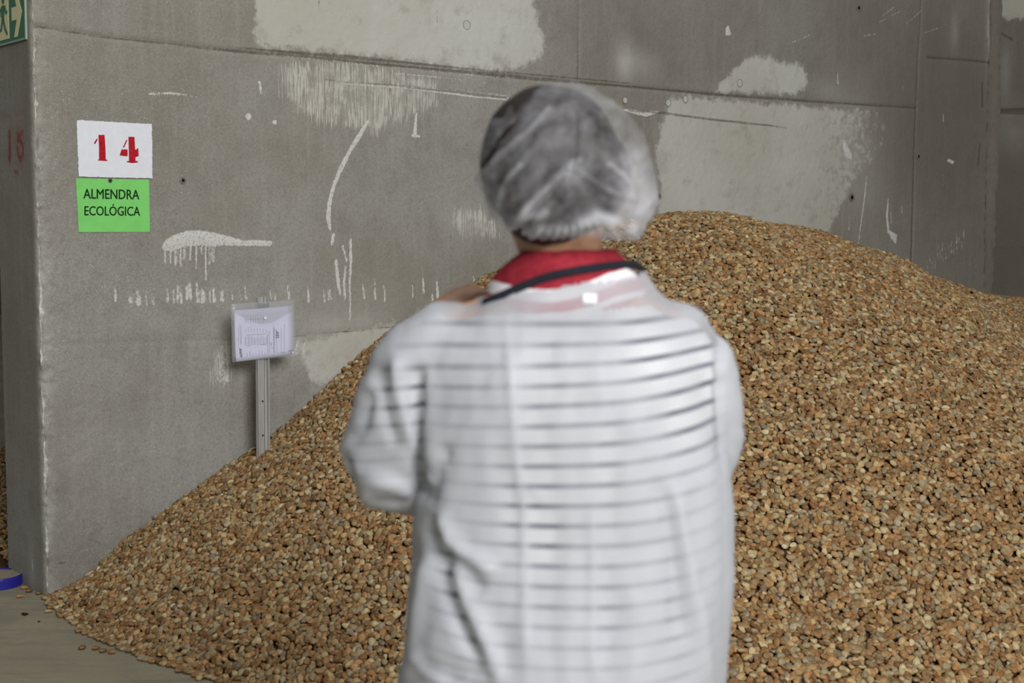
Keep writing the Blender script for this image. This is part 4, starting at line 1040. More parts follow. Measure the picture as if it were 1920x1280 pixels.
FEET = (0.08, D - 0.02, 0.0)
who = empty('person', FEET, 'person seen from behind in a translucent white gown and white hair cap, arms raised', 'person')

# --- garment envelope: torso and sleeves
def tor(y, xl, xr, dep, yc=0.0, sl=0.0):
    c = pp((xl + xr) / 2, y, D + yc); a = (xr - xl) / 2 / F_PX * D
    return (c, a, dep, sl)
torso = [tor(1690, 742, 1350, .185), tor(1500, 752, 1345, .175), tor(1280, 768, 1342, .162), tor(1180, 775, 1350, .155), tor(1080, 782, 1358, .147), tor(980, 790, 1360, .138), tor(880, 796, 1352, .135), tor(780, 790, 1338, .132, .003),
         tor(700, 785, 1330, .127, .006), tor(645, 790, 1322, .116, .012), tor(612, 805, 1308, .104, .018), tor(588, 842, 1282, .093, .026), tor(572, 880, 1240, .086, .03, .03), tor(556, 900, 1222, .083, .033, .07), tor(538, 912, 1205, .080, .036, .11), tor(526, 922, 1196, .077, .038, .15)]
V_, F_ = loft(torso, 48, 2.35)
sleeveL = tube([pp(842, 655, D + .01), pp(812, 690, D + .01), pp(770, 770, D + .015), pp(728, 860, D + .03), pp(752, 820, D + .11), pp(780, 720, D + .19), pp(800, 650, D + .24)], [.062, .071, .071, .066, .058, .050, .040], 24)
hang = tube([pp(735, 872, D + .03), pp(785, 895, D + .06), pp(800, 820, D + .12)], [.058, .044, .04], 20)
sleeveR = tube([pp(1258, 655, D + .01), pp(1285, 700, D + .01), pp(1302, 770, D + .01), pp(1310, 842, D + .015), pp(1285, 810, D + .11), pp(1220, 720, D + .2), pp(1165, 655, D + .26)], [.060, .062, .057, .046, .048, .046, .038], 24)
GA, GQ = fuse([(V_, F_), sleeveL, hang, sleeveR], 0.0065)
ge = edges_of(GQ); GA = smooth_v(GA, GQ, 14, 0.5, ge)
GN = normals(GA, GQ); gx, gy = pxy(GA)

# where the loose cloth lies against the shirt underneath (picture columns/rows of the back, amplitude)
touch = np.full(len(GA), 0.10)
for (x, y, rx, ry, a) in ((1040, 690, 330, 130, .16), (1305, 745, 60, 110, .75), (1240, 660, 100, 60, .34), (1010, 900, 120, 160, .24), (985, 970, 70, 90, .25), (1180, 880, 120, 160, .10), (1075, 1060, 130, 120, .16), (1090, 1170, 170, 120, .12), (860, 640, 120, 60, .2), (765, 745, 60, 60, .42), (850, 1090, 45, 70, .45), (870, 720, 90, 90, .18), (1080, 580, 160, 45, .2)):
    touch += a * np.exp(-((gx - x) / rx) ** 2 - ((gy - y) / ry) ** 2)
touch += 0.22 * fbm(GA[:, 0] * 16, GA[:, 2] * 7 + GA[:, 1] * 5, 61, 3)
touch *= np.where(gx > 1335, np.clip(1 - (gx - 1335) / 14, 0.12, 1), 1)
lowr = np.clip((gy - (1190 - 0.0 * gx)) / 220, 0, 1); touch *= 1 - 0.55 * lowr
touch *= 1 - 0.75 * np.clip((gx - 1255) / 60, 0, 1) * np.clip((gy - 840) / 60, 0, 1)
touch = np.clip(touch, 0.03, 1)
gap = 0.0035 + 0.012 * (1 - touch) ** 2
opq = np.zeros(len(GA))
def fold(pts, amp, wid, op=0.0, back=True, side=0.0):
    global disp
    d = seg_dist(gx, gy, pts); sel = (GN[:, 1] < 0.35) if back else np.ones(len(GA), bool)
    g = np.exp(-(d / wid) ** 2) * sel
    # taper to both ends
    p0, p1 = np.array(pts[0]), np.array(pts[-1]); ax_ = p1 - p0; tt = ((gx - p0[0]) * ax_[0] + (gy - p0[1]) * ax_[1]) / (ax_ @ ax_)
    g = g * np.clip(tt / 0.15 + 0.25, 0, 1) * np.clip((1 - tt) / 0.15 + 0.25, 0, 1)
    disp += amp * g; opq[:] = np.maximum(opq, op * g)
disp = np.zeros(len(GA))
# long soft vertical drape + fine crumple
disp += 0.0055 * fbm(gx / 85.0, gy / 420.0, 71, 3) * np.clip((gy - 560) / 120, 0, 1)
disp += 0.0022 * fbm(gx / 26.0 + gy / 90.0, gy / 60.0, 73, 3)
disp += 0.006 * np.clip((gy - 950) / 300, 0, 1) * fbm(gx / 60.0 + 0.0006 * gy * 3, gy / 500.0, 74, 2)
armL = np.clip((800 - gx) / 40, 0, 1); disp += armL * 0.006 * fbm((gx + 0.55 * gy) / 38.0, (gy - .4 * gx) / 110.0, 76, 3)
fold([(952, 600), (962, 720), (972, 860), (984, 960), (986, 1120), (990, 1290)], 0.0045, 7, 0.55)
fold([(1108, 960), (1112, 1080), (1108, 1200), (1120, 1290)], 0.0035, 7, 0.30)
fold([(1255, 900), (1275, 1020), (1300, 1160), (1315, 1290)], 0.006, 12, 0.25); fold([(1235, 900), (1252, 1020), (1270, 1200)], -0.006, 16)
fold([(786, 690), (789, 760), (795, 850), (812, 935)], -0.020, 11); fold([(815, 700), (818, 800), (828, 880)], 0.007, 16, 0.2)
fold([(800, 880), (830, 905), (850, 860)], 0.006, 9, 0.25); fold([(850, 835), (838, 890), (822, 940)], -0.008, 9)
fold([(838, 960), (856, 1015), (895, 1045), (935, 1075)], 0.012, 14, 0.25); fold([(845, 1030), (880, 1075), (915, 1110)], -0.008, 14)
fold([(828, 975), (842, 1080), (872, 1170), (905, 1240)], -0.018, 12); fold([(858, 1040), (880, 1120), (925, 1220), (945, 1290)], 0.011, 16, 0.15); fold([(800, 1010), (785, 1130), (772, 1290)], -0.004, 14)
fold([(815, 1040), (800, 1150), (780, 1290)], 0.008, 12, 0.3); fold([(800, 1240), (860, 1262), (930, 1268)], -0.008, 10); fold([(795, 1222), (810, 1250), (850, 1280)], 0.007, 9, .25)
fold([(752, 668), (752, 730), (768, 790), (792, 845)], 0.010, 9, 0.35); fold([(722, 690), (724, 760), (748, 830)], -0.009, 10)
fold([(668, 830), (690, 800), (705, 735)], -0.010, 10); fold([(650, 850), (662, 890), (668, 930)], -0.010, 11); fold([(690, 890), (740, 900), (790, 935)], 0.008, 12, 0.2); fold([(700, 930), (750, 925), (800, 900)], -0.006, 9)
fold([(1345, 700), (1352, 780), (1350, 850)], -0.004, 8); fold([(1370, 800), (1376, 850), (1362, 900)], 0.004, 8, .2)
fold([(955, 640), (960, 760)], 0.003, 5, .3); fold([(990, 905), (1025, 945)], 0.003, 4, .3)
disp *= np.where(gy < 590, np.clip((gy - 540) / 50, 0, 1), 1)
disp = smooth_v(disp, GQ, 1, 0.5, ge)
press = smooth_v(np.minimum(disp + gap - 0.002, 0), GQ, 3, 0.5, ge)
SHIRT = GA + GN * (-0.004 + np.minimum(np.minimum(disp + gap - 0.003, 0), press))[:, None]; SHIRT = smooth_v(SHIRT, GQ, 2, 0.5, ge)
GOWN = GA + GN * (gap + disp)[:, None]
see = 0.95 * np.exp(-np.clip(gap + 0.6 * np.maximum(disp, -0.003) - 0.0035, 0, 1) / 0.0065)
for (x, y, rx, ry, a) in ((1312, 700, 20, 95, .95), (1240, 665, 45, 60, .7), (1285, 800, 30, 60, .6), (962, 905, 26, 70, .55), (765, 745, 26, 46, .65), (1000, 700, 40, 60, .35), (845, 1095, 22, 60, .6), (1270, 900, 40, 40, .4)):
    q = a * np.clip(1.5 * np.exp(-((gx - x) / rx) ** 2 - ((gy - y) / ry) ** 2), 0, 1); see = np.maximum(see, q * (0.8 + 0.2 * vnoise(gx / 9.0, gy / 60.0, 66)))
see *= np.where(gx > 1337, 0.25, 1)

t = NT('translucent_white_gown')
av = t.attr('see').outputs['Fac']; ao = t.attr('ply').outputs['Fac']
co = t.coords()
fib = t.noise(t.coords((1, 1, 0.6)), 260, 4, 0.7)
gcol = lin(202, 204, 209)
df = t.node('ShaderNodeBsdfDiffuse'); tl = t.node('ShaderNodeBsdfTranslucent'); tp = t.node('ShaderNodeBsdfTransparent'); gs = t.node('ShaderNodeBsdfGlossy')
df.inputs[0].default_value = gcol; tl.inputs[0].default_value = gcol; gs.inputs['Roughness'].default_value = 0.55
bp = t.node('ShaderNodeBump'); bp.inputs['Strength'].default_value = 0.12; bp.inputs['Distance'].default_value = 0.002; t.link(fib, bp.inputs['Height'])
for q in (df, tl, gs): t.link(bp.outputs[0], q.inputs['Normal'])
ma = t.node('ShaderNodeMixShader'); ma.inputs[0].default_value = 0.24; t.link(df.outputs[0], ma.inputs[1]); t.link(tl.outputs[0], ma.inputs[2])
mb2 = t.node('ShaderNodeMixShader'); mb2.inputs[0].default_value = 0.04; t.link(ma.outputs[0], mb2.inputs[1]); t.link(gs.outputs[0], mb2.inputs[2])
clear = t.math('MULTIPLY', t.math('ADD', 0.07, t.math('MULTIPLY', av, 0.66)), t.math('SUBTRACT', 1.0, t.math('MULTIPLY', ao, 0.75)), clamp=True)
mc = t.node('ShaderNodeMixShader'); t.link(clear, mc.inputs[0]); t.link(mb2.outputs[0], mc.inputs[1]); t.link(tp.outputs[0], mc.inputs[2]); t.link(mc.outputs[0], t.out.inputs[0])
M_GOWN = t.m

def cut(Q, A, keep): return Q[keep(A[Q].mean(1))]
hem_z = 0.50
neck_c = torso[-1][0]
def keep_gown(c):
    k = c[:, 2] > hem_z
    lim = neck_c[2] + 0.15 * (c[:, 0] - neck_c[0]) - 0.004
    k &= ~((c[:, 2] > lim) & (np.abs(c[:, 0] - neck_c[0]) < 0.16))
    return k
def sub_mesh(name, A, Q, mat, parent, attrs=()):
    used = np.unique(Q); mp = np.full(len(A), -1); mp[used] = np.arange(len(used))
    o = np_mesh(name, A[used], mp[Q], mat, True, parent)
    for nm, a in attrs: attr1(o, nm, a[used])
    return o
gown = sub_mesh('gown', GOWN, cut(GQ, GOWN, keep_gown), M_GOWN, who, (('see', see), ('ply', opq)))
gown['label'] = 'white translucent non-woven gown'

# --- striped shirt seen through the gown
rows = GA[:, 2] - (0.035 + 0.055 * np.clip((1080 - gy) / 300, 0, 1) * np.clip((gy - 560) / 140, 0.3, 1)) * (GA[:, 0] - 0.08) + 0.006 * np.sin((GA[:, 0] - 0.02) * 9) - 0.05 * np.clip(gx - 1180, 0, 200) / 1333 - 0.10 * np.clip(900 - gx, 0, 80) / 1333 * np.clip((gy - 900) / 150, 0, 1)
t = NT('navy_striped_shirt'); r_ = t.attr('rows').outputs['Fac']
fr_ = t.math('FRACT', t.math('DIVIDE', t.math('ADD', r_, 10.0105), 0.0268))
stripe = t.math('MULTIPLY', t.step(fr_, 0.0, 0.10), t.step(fr_, 0.29, 0.40, 1.0, 0.0))
c_ = t.mix(stripe, lin(226, 226, 226), lin(26, 34, 66)); t.bump(t.noise(t.coords(), 500, 2), 0.1, 0.001)
M_SHIRT = t.base(c_, 0.85, 0.1)
def keep_shirt(c):
    k = c[:, 2] > 0.66
    k &= ~((c[:, 2] > 1.288 + 0.05 * (c[:, 0] - neck_c[0])) & (np.abs(c[:, 0] - neck_c[0]) < 0.13))
    return k
shirt = sub_mesh('shirt', SHIRT, cut(GQ, SHIRT, keep_shirt), M_SHIRT, who, (('rows', rows),))
shirt['label'] = 'white shirt with thin navy stripes under the gown'

# --- body: head, neck, trunk, arms, hands, legs as one skin
HC = pp(1044, 318, D + .035)                           # centre of the skull
yaw = math.radians(24)                                 # face turned to the left
fwd = np.array([-math.sin(yaw), math.cos(yaw), -0.10]); fwd /= np.linalg.norm(fwd); rgt = np.cross(fwd, [0, 0, 1.0]); rgt /= np.linalg.norm(rgt); upv = np.cross(rgt, fwd)
hq = Matrix((rgt, fwd, upv)).transposed().to_quaternion()
def hp(x, y, z): return HC + rgt * x + fwd * y + upv * z
parts = [ball(HC, (0.074, 0.093, 0.098), hq), ball(hp(0, 0.035, -0.055), (0.060, 0.062, 0.075), hq), ball(hp(0, 0.060, -0.098), (0.040, 0.034, 0.032), hq), ball(hp(0, 0.02, -0.075), (0.062, 0.052, 0.052), hq)]
parts += [tube([hp(0, 0.093, 0.005), hp(0, 0.112, -0.032)], [.008, .013], 12), ball(hp(0, 0.104, -0.034), (.017, .010, .009), hq), ball(hp(0, 0.092, -0.068), (.022, .010, .006), hq), ball(hp(0, 0.090, -0.079), (.020, .010, .007), hq), ball(hp(0, 0.084, 0.016), (.045, .013, .009), hq)]
for sx in (-1, 1): parts += [ball(hp(sx * .074, -0.004, -0.022), (.008, .019, .031), hq), ball(hp(sx * .038, .062, -.03), (.024, .02, .024), hq)]
parts += [tube([hp(0, -0.022, -0.06), pp(1056, 480, D + .03), pp(1060, 560, D + .02), pp(1062, 610, D + .01)], [.056, .054, .058, .07], 20)]
tb = [(c, a * .84, b * .82, 0) for c, a, b, s_ in torso[3:12]]; parts.append(loft(tb[:-1], 32))
parts.append(tube([pp(850, 640, D + .012), pp(960, 608, D + .012), pp(1160, 608, D + .012), pp(1255, 642, D + .012)], [.048, .052, .052, .048], 16))
handL = dict(); 
wrL = pp(818, 606, D + .30); elL = pp(730, 862, D + .03); shL = pp(838, 655, D + .01)
parts.append(tube([shL, pp(788, 755, D + .018), elL, pp(775, 740, D + .17), wrL], [.048, .043, .037, .034, .025], 16))
shR = pp(1262, 655, D + .01); elR = pp(1322, 848, D + .015); wrR = pp(1150, 640, D + .30)
parts.append(tube([shR, pp(1298, 760, D + .012), elR, pp(1235, 735, D + .17), wrR], [.048, .043, .037, .034, .025], 16))
# left hand: palm under the lens, four fingers curling up round it, thumb on the near side
pL = pp(862, 566, D + .325)
parts.append(tube([wrL, pp(836, 585, D + .312), pL, pp(886, 556, D + .33)], [.025, .027, .027, .022], 14))
LENS = pp(938, 566, D + .375)
for k_, ln in enumerate((.98, 1.05, 1.0, .82)):
    o_ = D + .312 + k_ * .020
    parts.append(tube([pp(880, 560 + k_ * 4, o_), pp(880 + 26 * ln, 548 + k_ * 5, o_ + .004), pp(880 + 44 * ln, 560 + k_ * 4, o_ + .006), pp(880 + 50 * ln, 586, o_ + .006)], [.0098, .0092, .0086, .0075], 10, 2))
parts.append(tube([pp(848, 578, D + .300), pp(878, 590, D + .292), pp(905, 600, D + .298), pp(922, 606, D + .306)], [.013, .0115, .010, .0085], 10, 2))
# right hand grips the camera body from the right
pR = pp(1118, 606, D + .345)
parts.append(tube([wrR, pp(1134, 622, D + .322), pR, pp(1104, 596, D + .362)], [.025, .026, .026, .022], 14))
for k_, ln in enumerate((.95, 1.05, 1.0, .82)):
    zz = 574 + k_ * 21
    parts.append(tube([pp(1112, 592 + k_ * 12, D + .352), pp(1106, zz, D + .388), pp(1090, zz, D + .388 + .024 * ln), pp(1068, zz + 2, D + .392 + .020 * ln)], [.0096, .009, .0086, .0075], 10, 2))
parts.append(tube([pp(1124, 618, D + .318), pp(1104, 604, D + .306), pp(1082, 594, D + .306), pp(1070, 590, D + .308)], [.013, .011, .010, .0085], 10, 2))
# legs
hipz = 0.80; fx_, fy_ = FEET[0], D
for sx in (-1, 1):
    parts.append(tube([(fx_ + sx * .085, fy_, hipz + .02), (fx_ + sx * .09, fy_ + .005, .62), (fx_ + sx * .095, fy_ + .01, .44), (fx_ + sx * .098, fy_ - .008, .30), (fx_ + sx * .10, fy_ - .005, .07)], [.088, .078, .056, .053, .036], 20))
    parts.append(tube([(fx_ + sx * .10, fy_ - .035, .045), (fx_ + sx * .108, fy_ + .06, .042), (fx_ + sx * .118, fy_ + .16, .036)], [.036, .036, .032], 14))
BA, BQ = fuse(parts, 0.0048); BA = smooth_v(BA, BQ, 4, 0.5); BA[:, 2] = np.maximum(BA[:, 2], 0.012)
t = NT('skin'); co = t.coords(); c_ = t.mix(t.step(t.noise(co, 14, 4), .35, .7), lin(198, 160, 132), lin(180, 138, 112)); t.b.inputs['Subsurface Weight'].default_value = 0.12; t.b.inputs['Subsurface Radius'].default_value = (.01, .004, .002)
t.bump(t.noise(co, 400, 3), 0.08, 0.001); M_SKIN = t.base(c_, 0.5, 0.35)
body = np_mesh('body', BA, BQ, M_SKIN, True, who)
M_EYE = plain('eye_white', lin(236, 232, 226), 0.2, 0.5, var=0.05); M_IRIS = plain('brown_iris', lin(70, 44, 26), 0.15, 0.5)
for sx in (-1, 1):
    e_ = mesh('eye', *ball(hp(sx * .031, .0725, -.002), (.0122,) * 3, hq, 14, 10), M_EYE, who, True)
    mesh('iris', *ball(hp(sx * .031, .0820, -.002), (.0058, .0040, .0058), hq, 12, 8), M_IRIS, e_, True)
M_LIP = plain('lips', lin(176, 96, 92), 0.45, 0.3)
mesh('lips', *ball(hp(0, .0975, -.0735), (.0215, .0065, .0075), hq, 16, 8), M_LIP, who, True)

# trousers and shoes
tp_ = [loft([((fx_, fy_, z_), a_, b_, 0) for z_, a_, b_ in ((.70, .172, .125), (.78, .176, .125), (.90, .162, .115), (.98, .15, .11))], 32)]
for sx in (-1, 1): tp_.append(tube([(fx_ + sx * .085, fy_, .79), (fx_ + sx * .092, fy_ + .004, .6), (fx_ + sx * .097, fy_ + .008, .44), (fx_ + sx * .10, fy_ - .006, .28), (fx_ + sx * .10, fy_ - .006, .10)], [.101, .092, .074, .068, .062], 20, 2))
TA, TQ = fuse(tp_, 0.007); TA = smooth_v(TA, TQ, 8); TN_ = normals(TA, TQ); TA = TA + TN_ * (0.004 * fbm(TA[:, 0] * 14 + TA[:, 2] * 6, TA[:, 2] * 18, 81, 3))[:, None]
M_JEAN = plain('dark_blue_denim', lin(44, 52, 74), 0.85, 0.15, var=0.3, scale=300)
np_mesh('trousers', TA, TQ, M_JEAN, True, who)
M_SHOE = plain('dark_shoe', lin(46, 44, 46), 0.6, 0.3); M_SOLE = plain('white_rubber_sole', lin(214, 212, 206), 0.7, 0.2)
for sx in (-1, 1):
    SA, SQ = fuse([tube([(fx_ + sx * .10, fy_ - .04, .05), (fx_ + sx * .108, fy_ + .06, .05), (fx_ + sx * .119, fy_ + .165, .042)], [.045, .046, .040], 16), tube([(fx_ + sx * .10, fy_ - .015, .05), (fx_ + sx * .10, fy_ - .012, .105)], [.044, .046], 16)], 0.006)
    SA = smooth_v(SA, SQ, 4); SA[:, 2] = np.maximum(SA[:, 2], 0.010)
    sh = np_mesh('shoe', SA, SQ, M_SHOE, True, who)
    so = [(fx_ + sx * .104 + .043 * math.cos(a) * (1 + .10 * math.sin(a)) + sx * .010 * math.sin(a), fy_ + .06 + .145 * math.sin(a), 0.0) for a in np.linspace(0, 2 * math.pi, 28, False)]
    prism('sole', so, (0, 0, .016), M_SOLE, sh)

# --- hair under the cap
def hair_r(V):
    return V
hA, hQ = fuse([ball(hp(-.016, -.008, .012), (.098, .104, .104), hq, 28, 20), ball(pp(968, 320, D - .0), (.046, .06, .055)), ball(pp(968, 365, D - .01), (.034, .045, .03)), ball(pp(1070, 330, D - .012), (.088, .075, .080), None, 24, 16), ball(pp(1035, 385, D - .015), (.072, .062, .058), None, 20, 14), ball(pp(1100, 436, D + .0), (.018, .024, .016)), ball(pp(1000, 438, D + .02), (.014, .02, .012))], 0.006)
hA = smooth_v(hA, hQ, 6); hN = normals(hA, hQ)
hA = hA + hN * (0.006 * fbm(hA[:, 0] * 22 + hA[:, 2] * 6, hA[:, 2] * 9 + hA[:, 1] * 8, 91, 3))[:, None]
fz = (hA - HC) @ fwd; uz = (hA - HC) @ upv
kf_ = lambda c: ~((((c - HC) @ fwd) > 0.062) & (((c - HC) @ upv) < 0.050)) & ~((((c - HC) @ fwd) > 0.03) & (((c - HC) @ upv) < -0.03))
t = NT('dark_brown_hair'); st_ = t.noise(t.coords((1, 1, 0.12), (0.25, 0.1, 0.3)), 320, 4, 0.7); big_ = t.noise(t.coords((1, 1, .5)), 26, 3)
c_ = t.mix(t.step(st_, .35, .7), lin(28, 22, 19), lin(58, 47, 42)); c_ = t.mix(t.step(big_, .4, .65, 0, .6), c_, lin(16, 13, 12)); t.bump(st_, 0.5, 0.003)
M_HAIR = t.base(c_, 0.45, 0.4)
hair = sub_mesh('hair', hA, cut(hQ, hA, kf_), M_HAIR, who); hair['label'] = 'dark brown hair showing through the cap'

# --- bouffant cap
cap_px = [(897, 300), (903, 258), (922, 220), (948, 190), (980, 166), (1012, 154), (1045, 150), (1085, 154), (1125, 169), (1162, 194), (1190, 226), (1210, 268), (1224, 310), (1237, 355), (1240, 378), (1230, 400), (1212, 420), (1200, 440), (1175, 449), (1140, 443), (1095, 436), (1050, 441), (1010, 445), (986, 442), (972, 424), (945, 415), (926, 394), (910, 360), (899, 330)]
cc = pp(1058, 305, D); out3 = np.array([pp(*q) for q in cap_px])[:, [0, 2]] - cc[[0, 2]]
ang = np.arctan2(out3[:, 1], out3[:, 0]); rad_ = np.hypot(out3[:, 0], out3[:, 1]); o_ = np.argsort(ang); ang, rad_ = ang[o_], rad_[o_]
na, nt = 180, 90
TH = np.linspace(-math.pi, math.pi, na, False); R0 = np.interp(TH, np.concatenate([ang - 2 * math.pi, ang, ang + 2 * math.pi]), np.tile(rad_, 3))
LAT = np.linspace(-math.pi / 2, math.pi / 2, nt)
T2, L2 = np.meshgrid(TH, LAT, indexing='ij'); RR = R0[:, None] * np.cos(L2) ** (0.82 - 0.50 * sstep((-np.sin(T2) + 0.35) / 1.35) * (L2 < 0.3))
Rs = np.array([np.mean(np.roll(R0, k)) for k in range(1)])[0]
fwdness = np.sin(L2)
CPX = cc[0] + np.cos(T2) * RR; CPZ = cc[2] + np.sin(T2) * RR + 0.018 * fwdness; CPY = cc[1] + 0.022 + 0.128 * fwdness
cap_P = np.stack([CPX, CPY, CPZ], -1)
cN = np.stack([np.cos(T2) * np.cos(L2), np.sin(L2) * 1.3, np.sin(T2) * np.cos(L2)], -1); cN /= np.linalg.norm(cN, axis=-1)[..., None]
kx, ky, _ = project(cap_P)
cdisp = 0.0045 * fbm(kx / 38.0 + ky / 60.0, ky / 55.0 - kx / 90.0, 101, 3) + 0.0025 * fbm((kx + ky) / 18.0, (ky - kx) / 70.0, 103, 2)
cop = 0.10 * np.clip(fbm((kx + 0.9 * ky) / 26.0, (ky - kx) / 110.0, 105, 3), 0, 1) * 2
back_ = L2 < 0.02
for (x_, y_, rx_, ry_, a_) in ((1205, 400, 42, 70, .75), (1060, 436, 130, 14, .8), (922, 378, 22, 45, .7), (960, 418, 30, 16, .6), (1150, 432, 60, 18, .7)): cop = np.maximum(cop, a_ * np.exp(-((kx - x_) / rx_) ** 2 - ((ky - y_) / ry_) ** 2))
def cfold(pts, amp, wid, op):
    global cdisp, cop
    d = seg_dist(kx, ky, pts); g = np.exp(-(d / wid) ** 2) * back_
    cdisp = cdisp + amp * g; cop = np.maximum(cop, op * g)
cfold([(902, 335), (940, 290), (985, 250), (1030, 205)], 0.006, 6, .38); cfold([(905, 310), (930, 262), (965, 225)], -0.007, 7, 0)
cfold([(958, 425), (990, 390), (1030, 350), (1066, 316)], 0.007, 9, .62); cfold([(985, 425), (1005, 390), (1050, 345)], -0.006, 6, 0)
cfold([(905, 345), (918, 380), (945, 412)], 0.005, 12, .7); cfold([(925, 325), (960, 300), (1000, 260)], -0.005, 8, 0); cfold([(932, 395), (940, 350), (975, 310)], 0.004, 5, .5)
cfold([(1080, 316), (1110, 338), (1150, 362), (1185, 372)], 0.005, 7, .28); cfold([(1140, 308), (1165, 325), (1185, 350)], 0.004, 5, .5)
cfold([(1078, 215), (1078, 260), (1076, 300)], -0.009, 7, 0); cfold([(1062, 330), (1070, 305), (1086, 300)], 0.004, 5, .4)
cfold([(1000, 440), (1060, 433), (1120, 415), (1200, 438)], 0.003, 9, .8); cfold([(1185, 300), (1205, 350), (1205, 400)], 0.003, 22, .45); cfold([(1090, 420), (1120, 405), (1190, 425)], 0.004, 12, .8); cfold([(958, 418), (1000, 405), (1020, 400)], 0.003, 10, .55)
ruff = np.exp(-((ky - 440) / 16) ** 2) * back_; cdisp += ruff * 0.0035 * np.sin(T2 * 46)
cap_P = cap_P + cN * cdisp[..., None]
# open side: face and underside; the elastic hem runs from the nape up over the forehead
hemz = pp(1050, 446, D)[2] + 0.0 + np.clip((cap_P[..., 1] - (D + .055)) / 0.085, 0, 1) * 0.135
keep_v = cap_P[..., 2] > hemz - 0.004
low_ = ~keep_v
ii = np.arange(na * nt).reshape(na, nt)
i2 = np.concatenate([ii, ii[:1]], 0)
Fc = np.stack([i2[:-1, :-1], i2[1:, :-1], i2[1:, 1:], i2[:-1, 1:]], -1).reshape(-1, 4)
kv = keep_v.ravel(); Fc = Fc[kv[Fc].all(1)]
t = NT('translucent_hair_cap'); ao = t.attr('ply').outputs['Fac']; fib = t.noise(t.coords(), 240, 4, .7); web = t.noise(t.coords((1, 1, 1), (.4, .2, .5)), 24, 4, .6)
df = t.node('ShaderNodeBsdfDiffuse'); tl = t.node('ShaderNodeBsdfTranslucent'); tp = t.node('ShaderNodeBsdfTransparent')
df.inputs[0].default_value = lin(218, 218, 222); tl.inputs[0].default_value = lin(218, 218, 222)
bp = t.node('ShaderNodeBump'); bp.inputs['Strength'].default_value = .2; bp.inputs['Distance'].default_value = .002; t.link(fib, bp.inputs['Height']); t.link(bp.outputs[0], df.inputs['Normal'])
ma = t.node('ShaderNodeMixShader'); ma.inputs[0].default_value = .35; t.link(df.outputs[0], ma.inputs[1]); t.link(tl.outputs[0], ma.inputs[2])
dens_ = t.math('ADD', t.math('ADD', 0.14, t.math('MULTIPLY', ao, t.step(web, .25, .55, .40, .75))), t.math('MULTIPLY', t.math('SUBTRACT', web, .5), .65), clamp=True)
mc = t.node('ShaderNodeMixShader'); t.link(dens_, mc.inputs[0]); t.link(tp.outputs[0], mc.inputs[1]); t.link(ma.outputs[0], mc.inputs[2]); t.link(mc.outputs[0], t.out.inputs[0])
hcap = sub_mesh('hair_cap', cap_P.reshape(-1, 3), Fc, t.m, who, (('ply', cop.ravel()),)); hcap['label'] = 'white translucent bouffant hair cap'
# elastic hem: short gathered band along the open edge
M_HEM = plain('white_elastic', lin(226, 226, 230), .8, .1)

# --- scarf
sc_r = [tor(600, 905, 1215, .088, .03), tor(572, 903, 1214, .0875, .032), tor(545, 908, 1212, .086, .034), tor(522, 914, 1198, .084, .036), tor(503, 928, 1182, .080, .036), tor(487, 948, 1174, .075, .036), tor(474, 970, 1164, .070, .037), tor(464, 992, 1150, .064, .038), tor(462, 1004, 1132, .057, .039), tor(470, 1008, 1128, .053, .039), tor(500, 1004, 1130, .052, .036)]
SV, SF = [], []; sg_ = 72
for c, a, b, s_ in sc_r:
    for i in range(sg_):
        th = 2 * math.pi * i / sg_; SV.append((c[0] + a * math.cos(th), c[1] + b * math.sin(th), c[2] + (-0.02 + 0.06 * math.cos(th)) * a * 0))
SV = np.array(SV); nr_ = len(sc_r)
sx_, sy_, _ = project(SV)
SV[:, 1] += 0.006 * fbm(sx_ / 45.0 + sy_ / 14.0, sy_ / 22.0, 111, 3); SV[:, 2] += 0.004 * np.sin(sx_ / 31.0) + 0.02 * (SV[:, 0] - .08) * 0.6
i0 = np.arange(nr_ * sg_).reshape(nr_, sg_); i1 = np.concatenate([i0, i0[:, :1]], 1)
FS = np.stack([i1[:-1, :-1], i1[:-1, 1:], i1[1:, 1:], i1[1:, :-1]], -1).reshape(-1, 4)
sub_ = bpy.data.meshes.new('s')
scarf = np_mesh('scarf', SV, FS, None, True, who)
# red above a wavy border, then white, then rosy bands
lev = SV[:, 2] - pp(1060, 524, D)[2] + 0.012 * np.sin((sx_ - 915) / 62.0) + 0.12 * np.clip(sx_ - 1105, 0, 200) / 1333 * -1.0
attr1(scarf, 'level', lev)
t = NT('red_white_scarf'); lv = t.attr('level').outputs['Fac']; wv = t.math('ADD', lv, t.math('MULTIPLY', t.math('SUBTRACT', t.noise(t.coords(), 30, 3), .5), .006))
red_ = t.mix(t.step(t.noise(t.coords(), 60, 4), .35, .7), lin(160, 48, 60), lin(134, 37, 48))
c_ = t.mix(t.step(wv, -0.001, 0.001), lin(234, 230, 230), red_)
band = t.math('MULTIPLY', t.step(wv, -0.019, -0.016, 1, 0), t.step(wv, -0.036, -0.033)); band2 = t.math('MULTIPLY', t.step(wv, -0.045, -0.042, 1, 0), t.step(wv, -0.068, -0.064))
c_ = t.mix(band, c_, lin(176, 70, 88)); c_ = t.mix(band2, c_, lin(176, 70, 88))
t.bump(t.noise(t.coords(), 420, 2), .15, .001); scarf.data.materials.append(t.base(c_, .85, .1)); scarf['label'] = 'red scarf with white border round the neck'
md = scarf.modifiers.new('sub', 'SUBSURF'); md.levels = 1; md.render_levels = 1

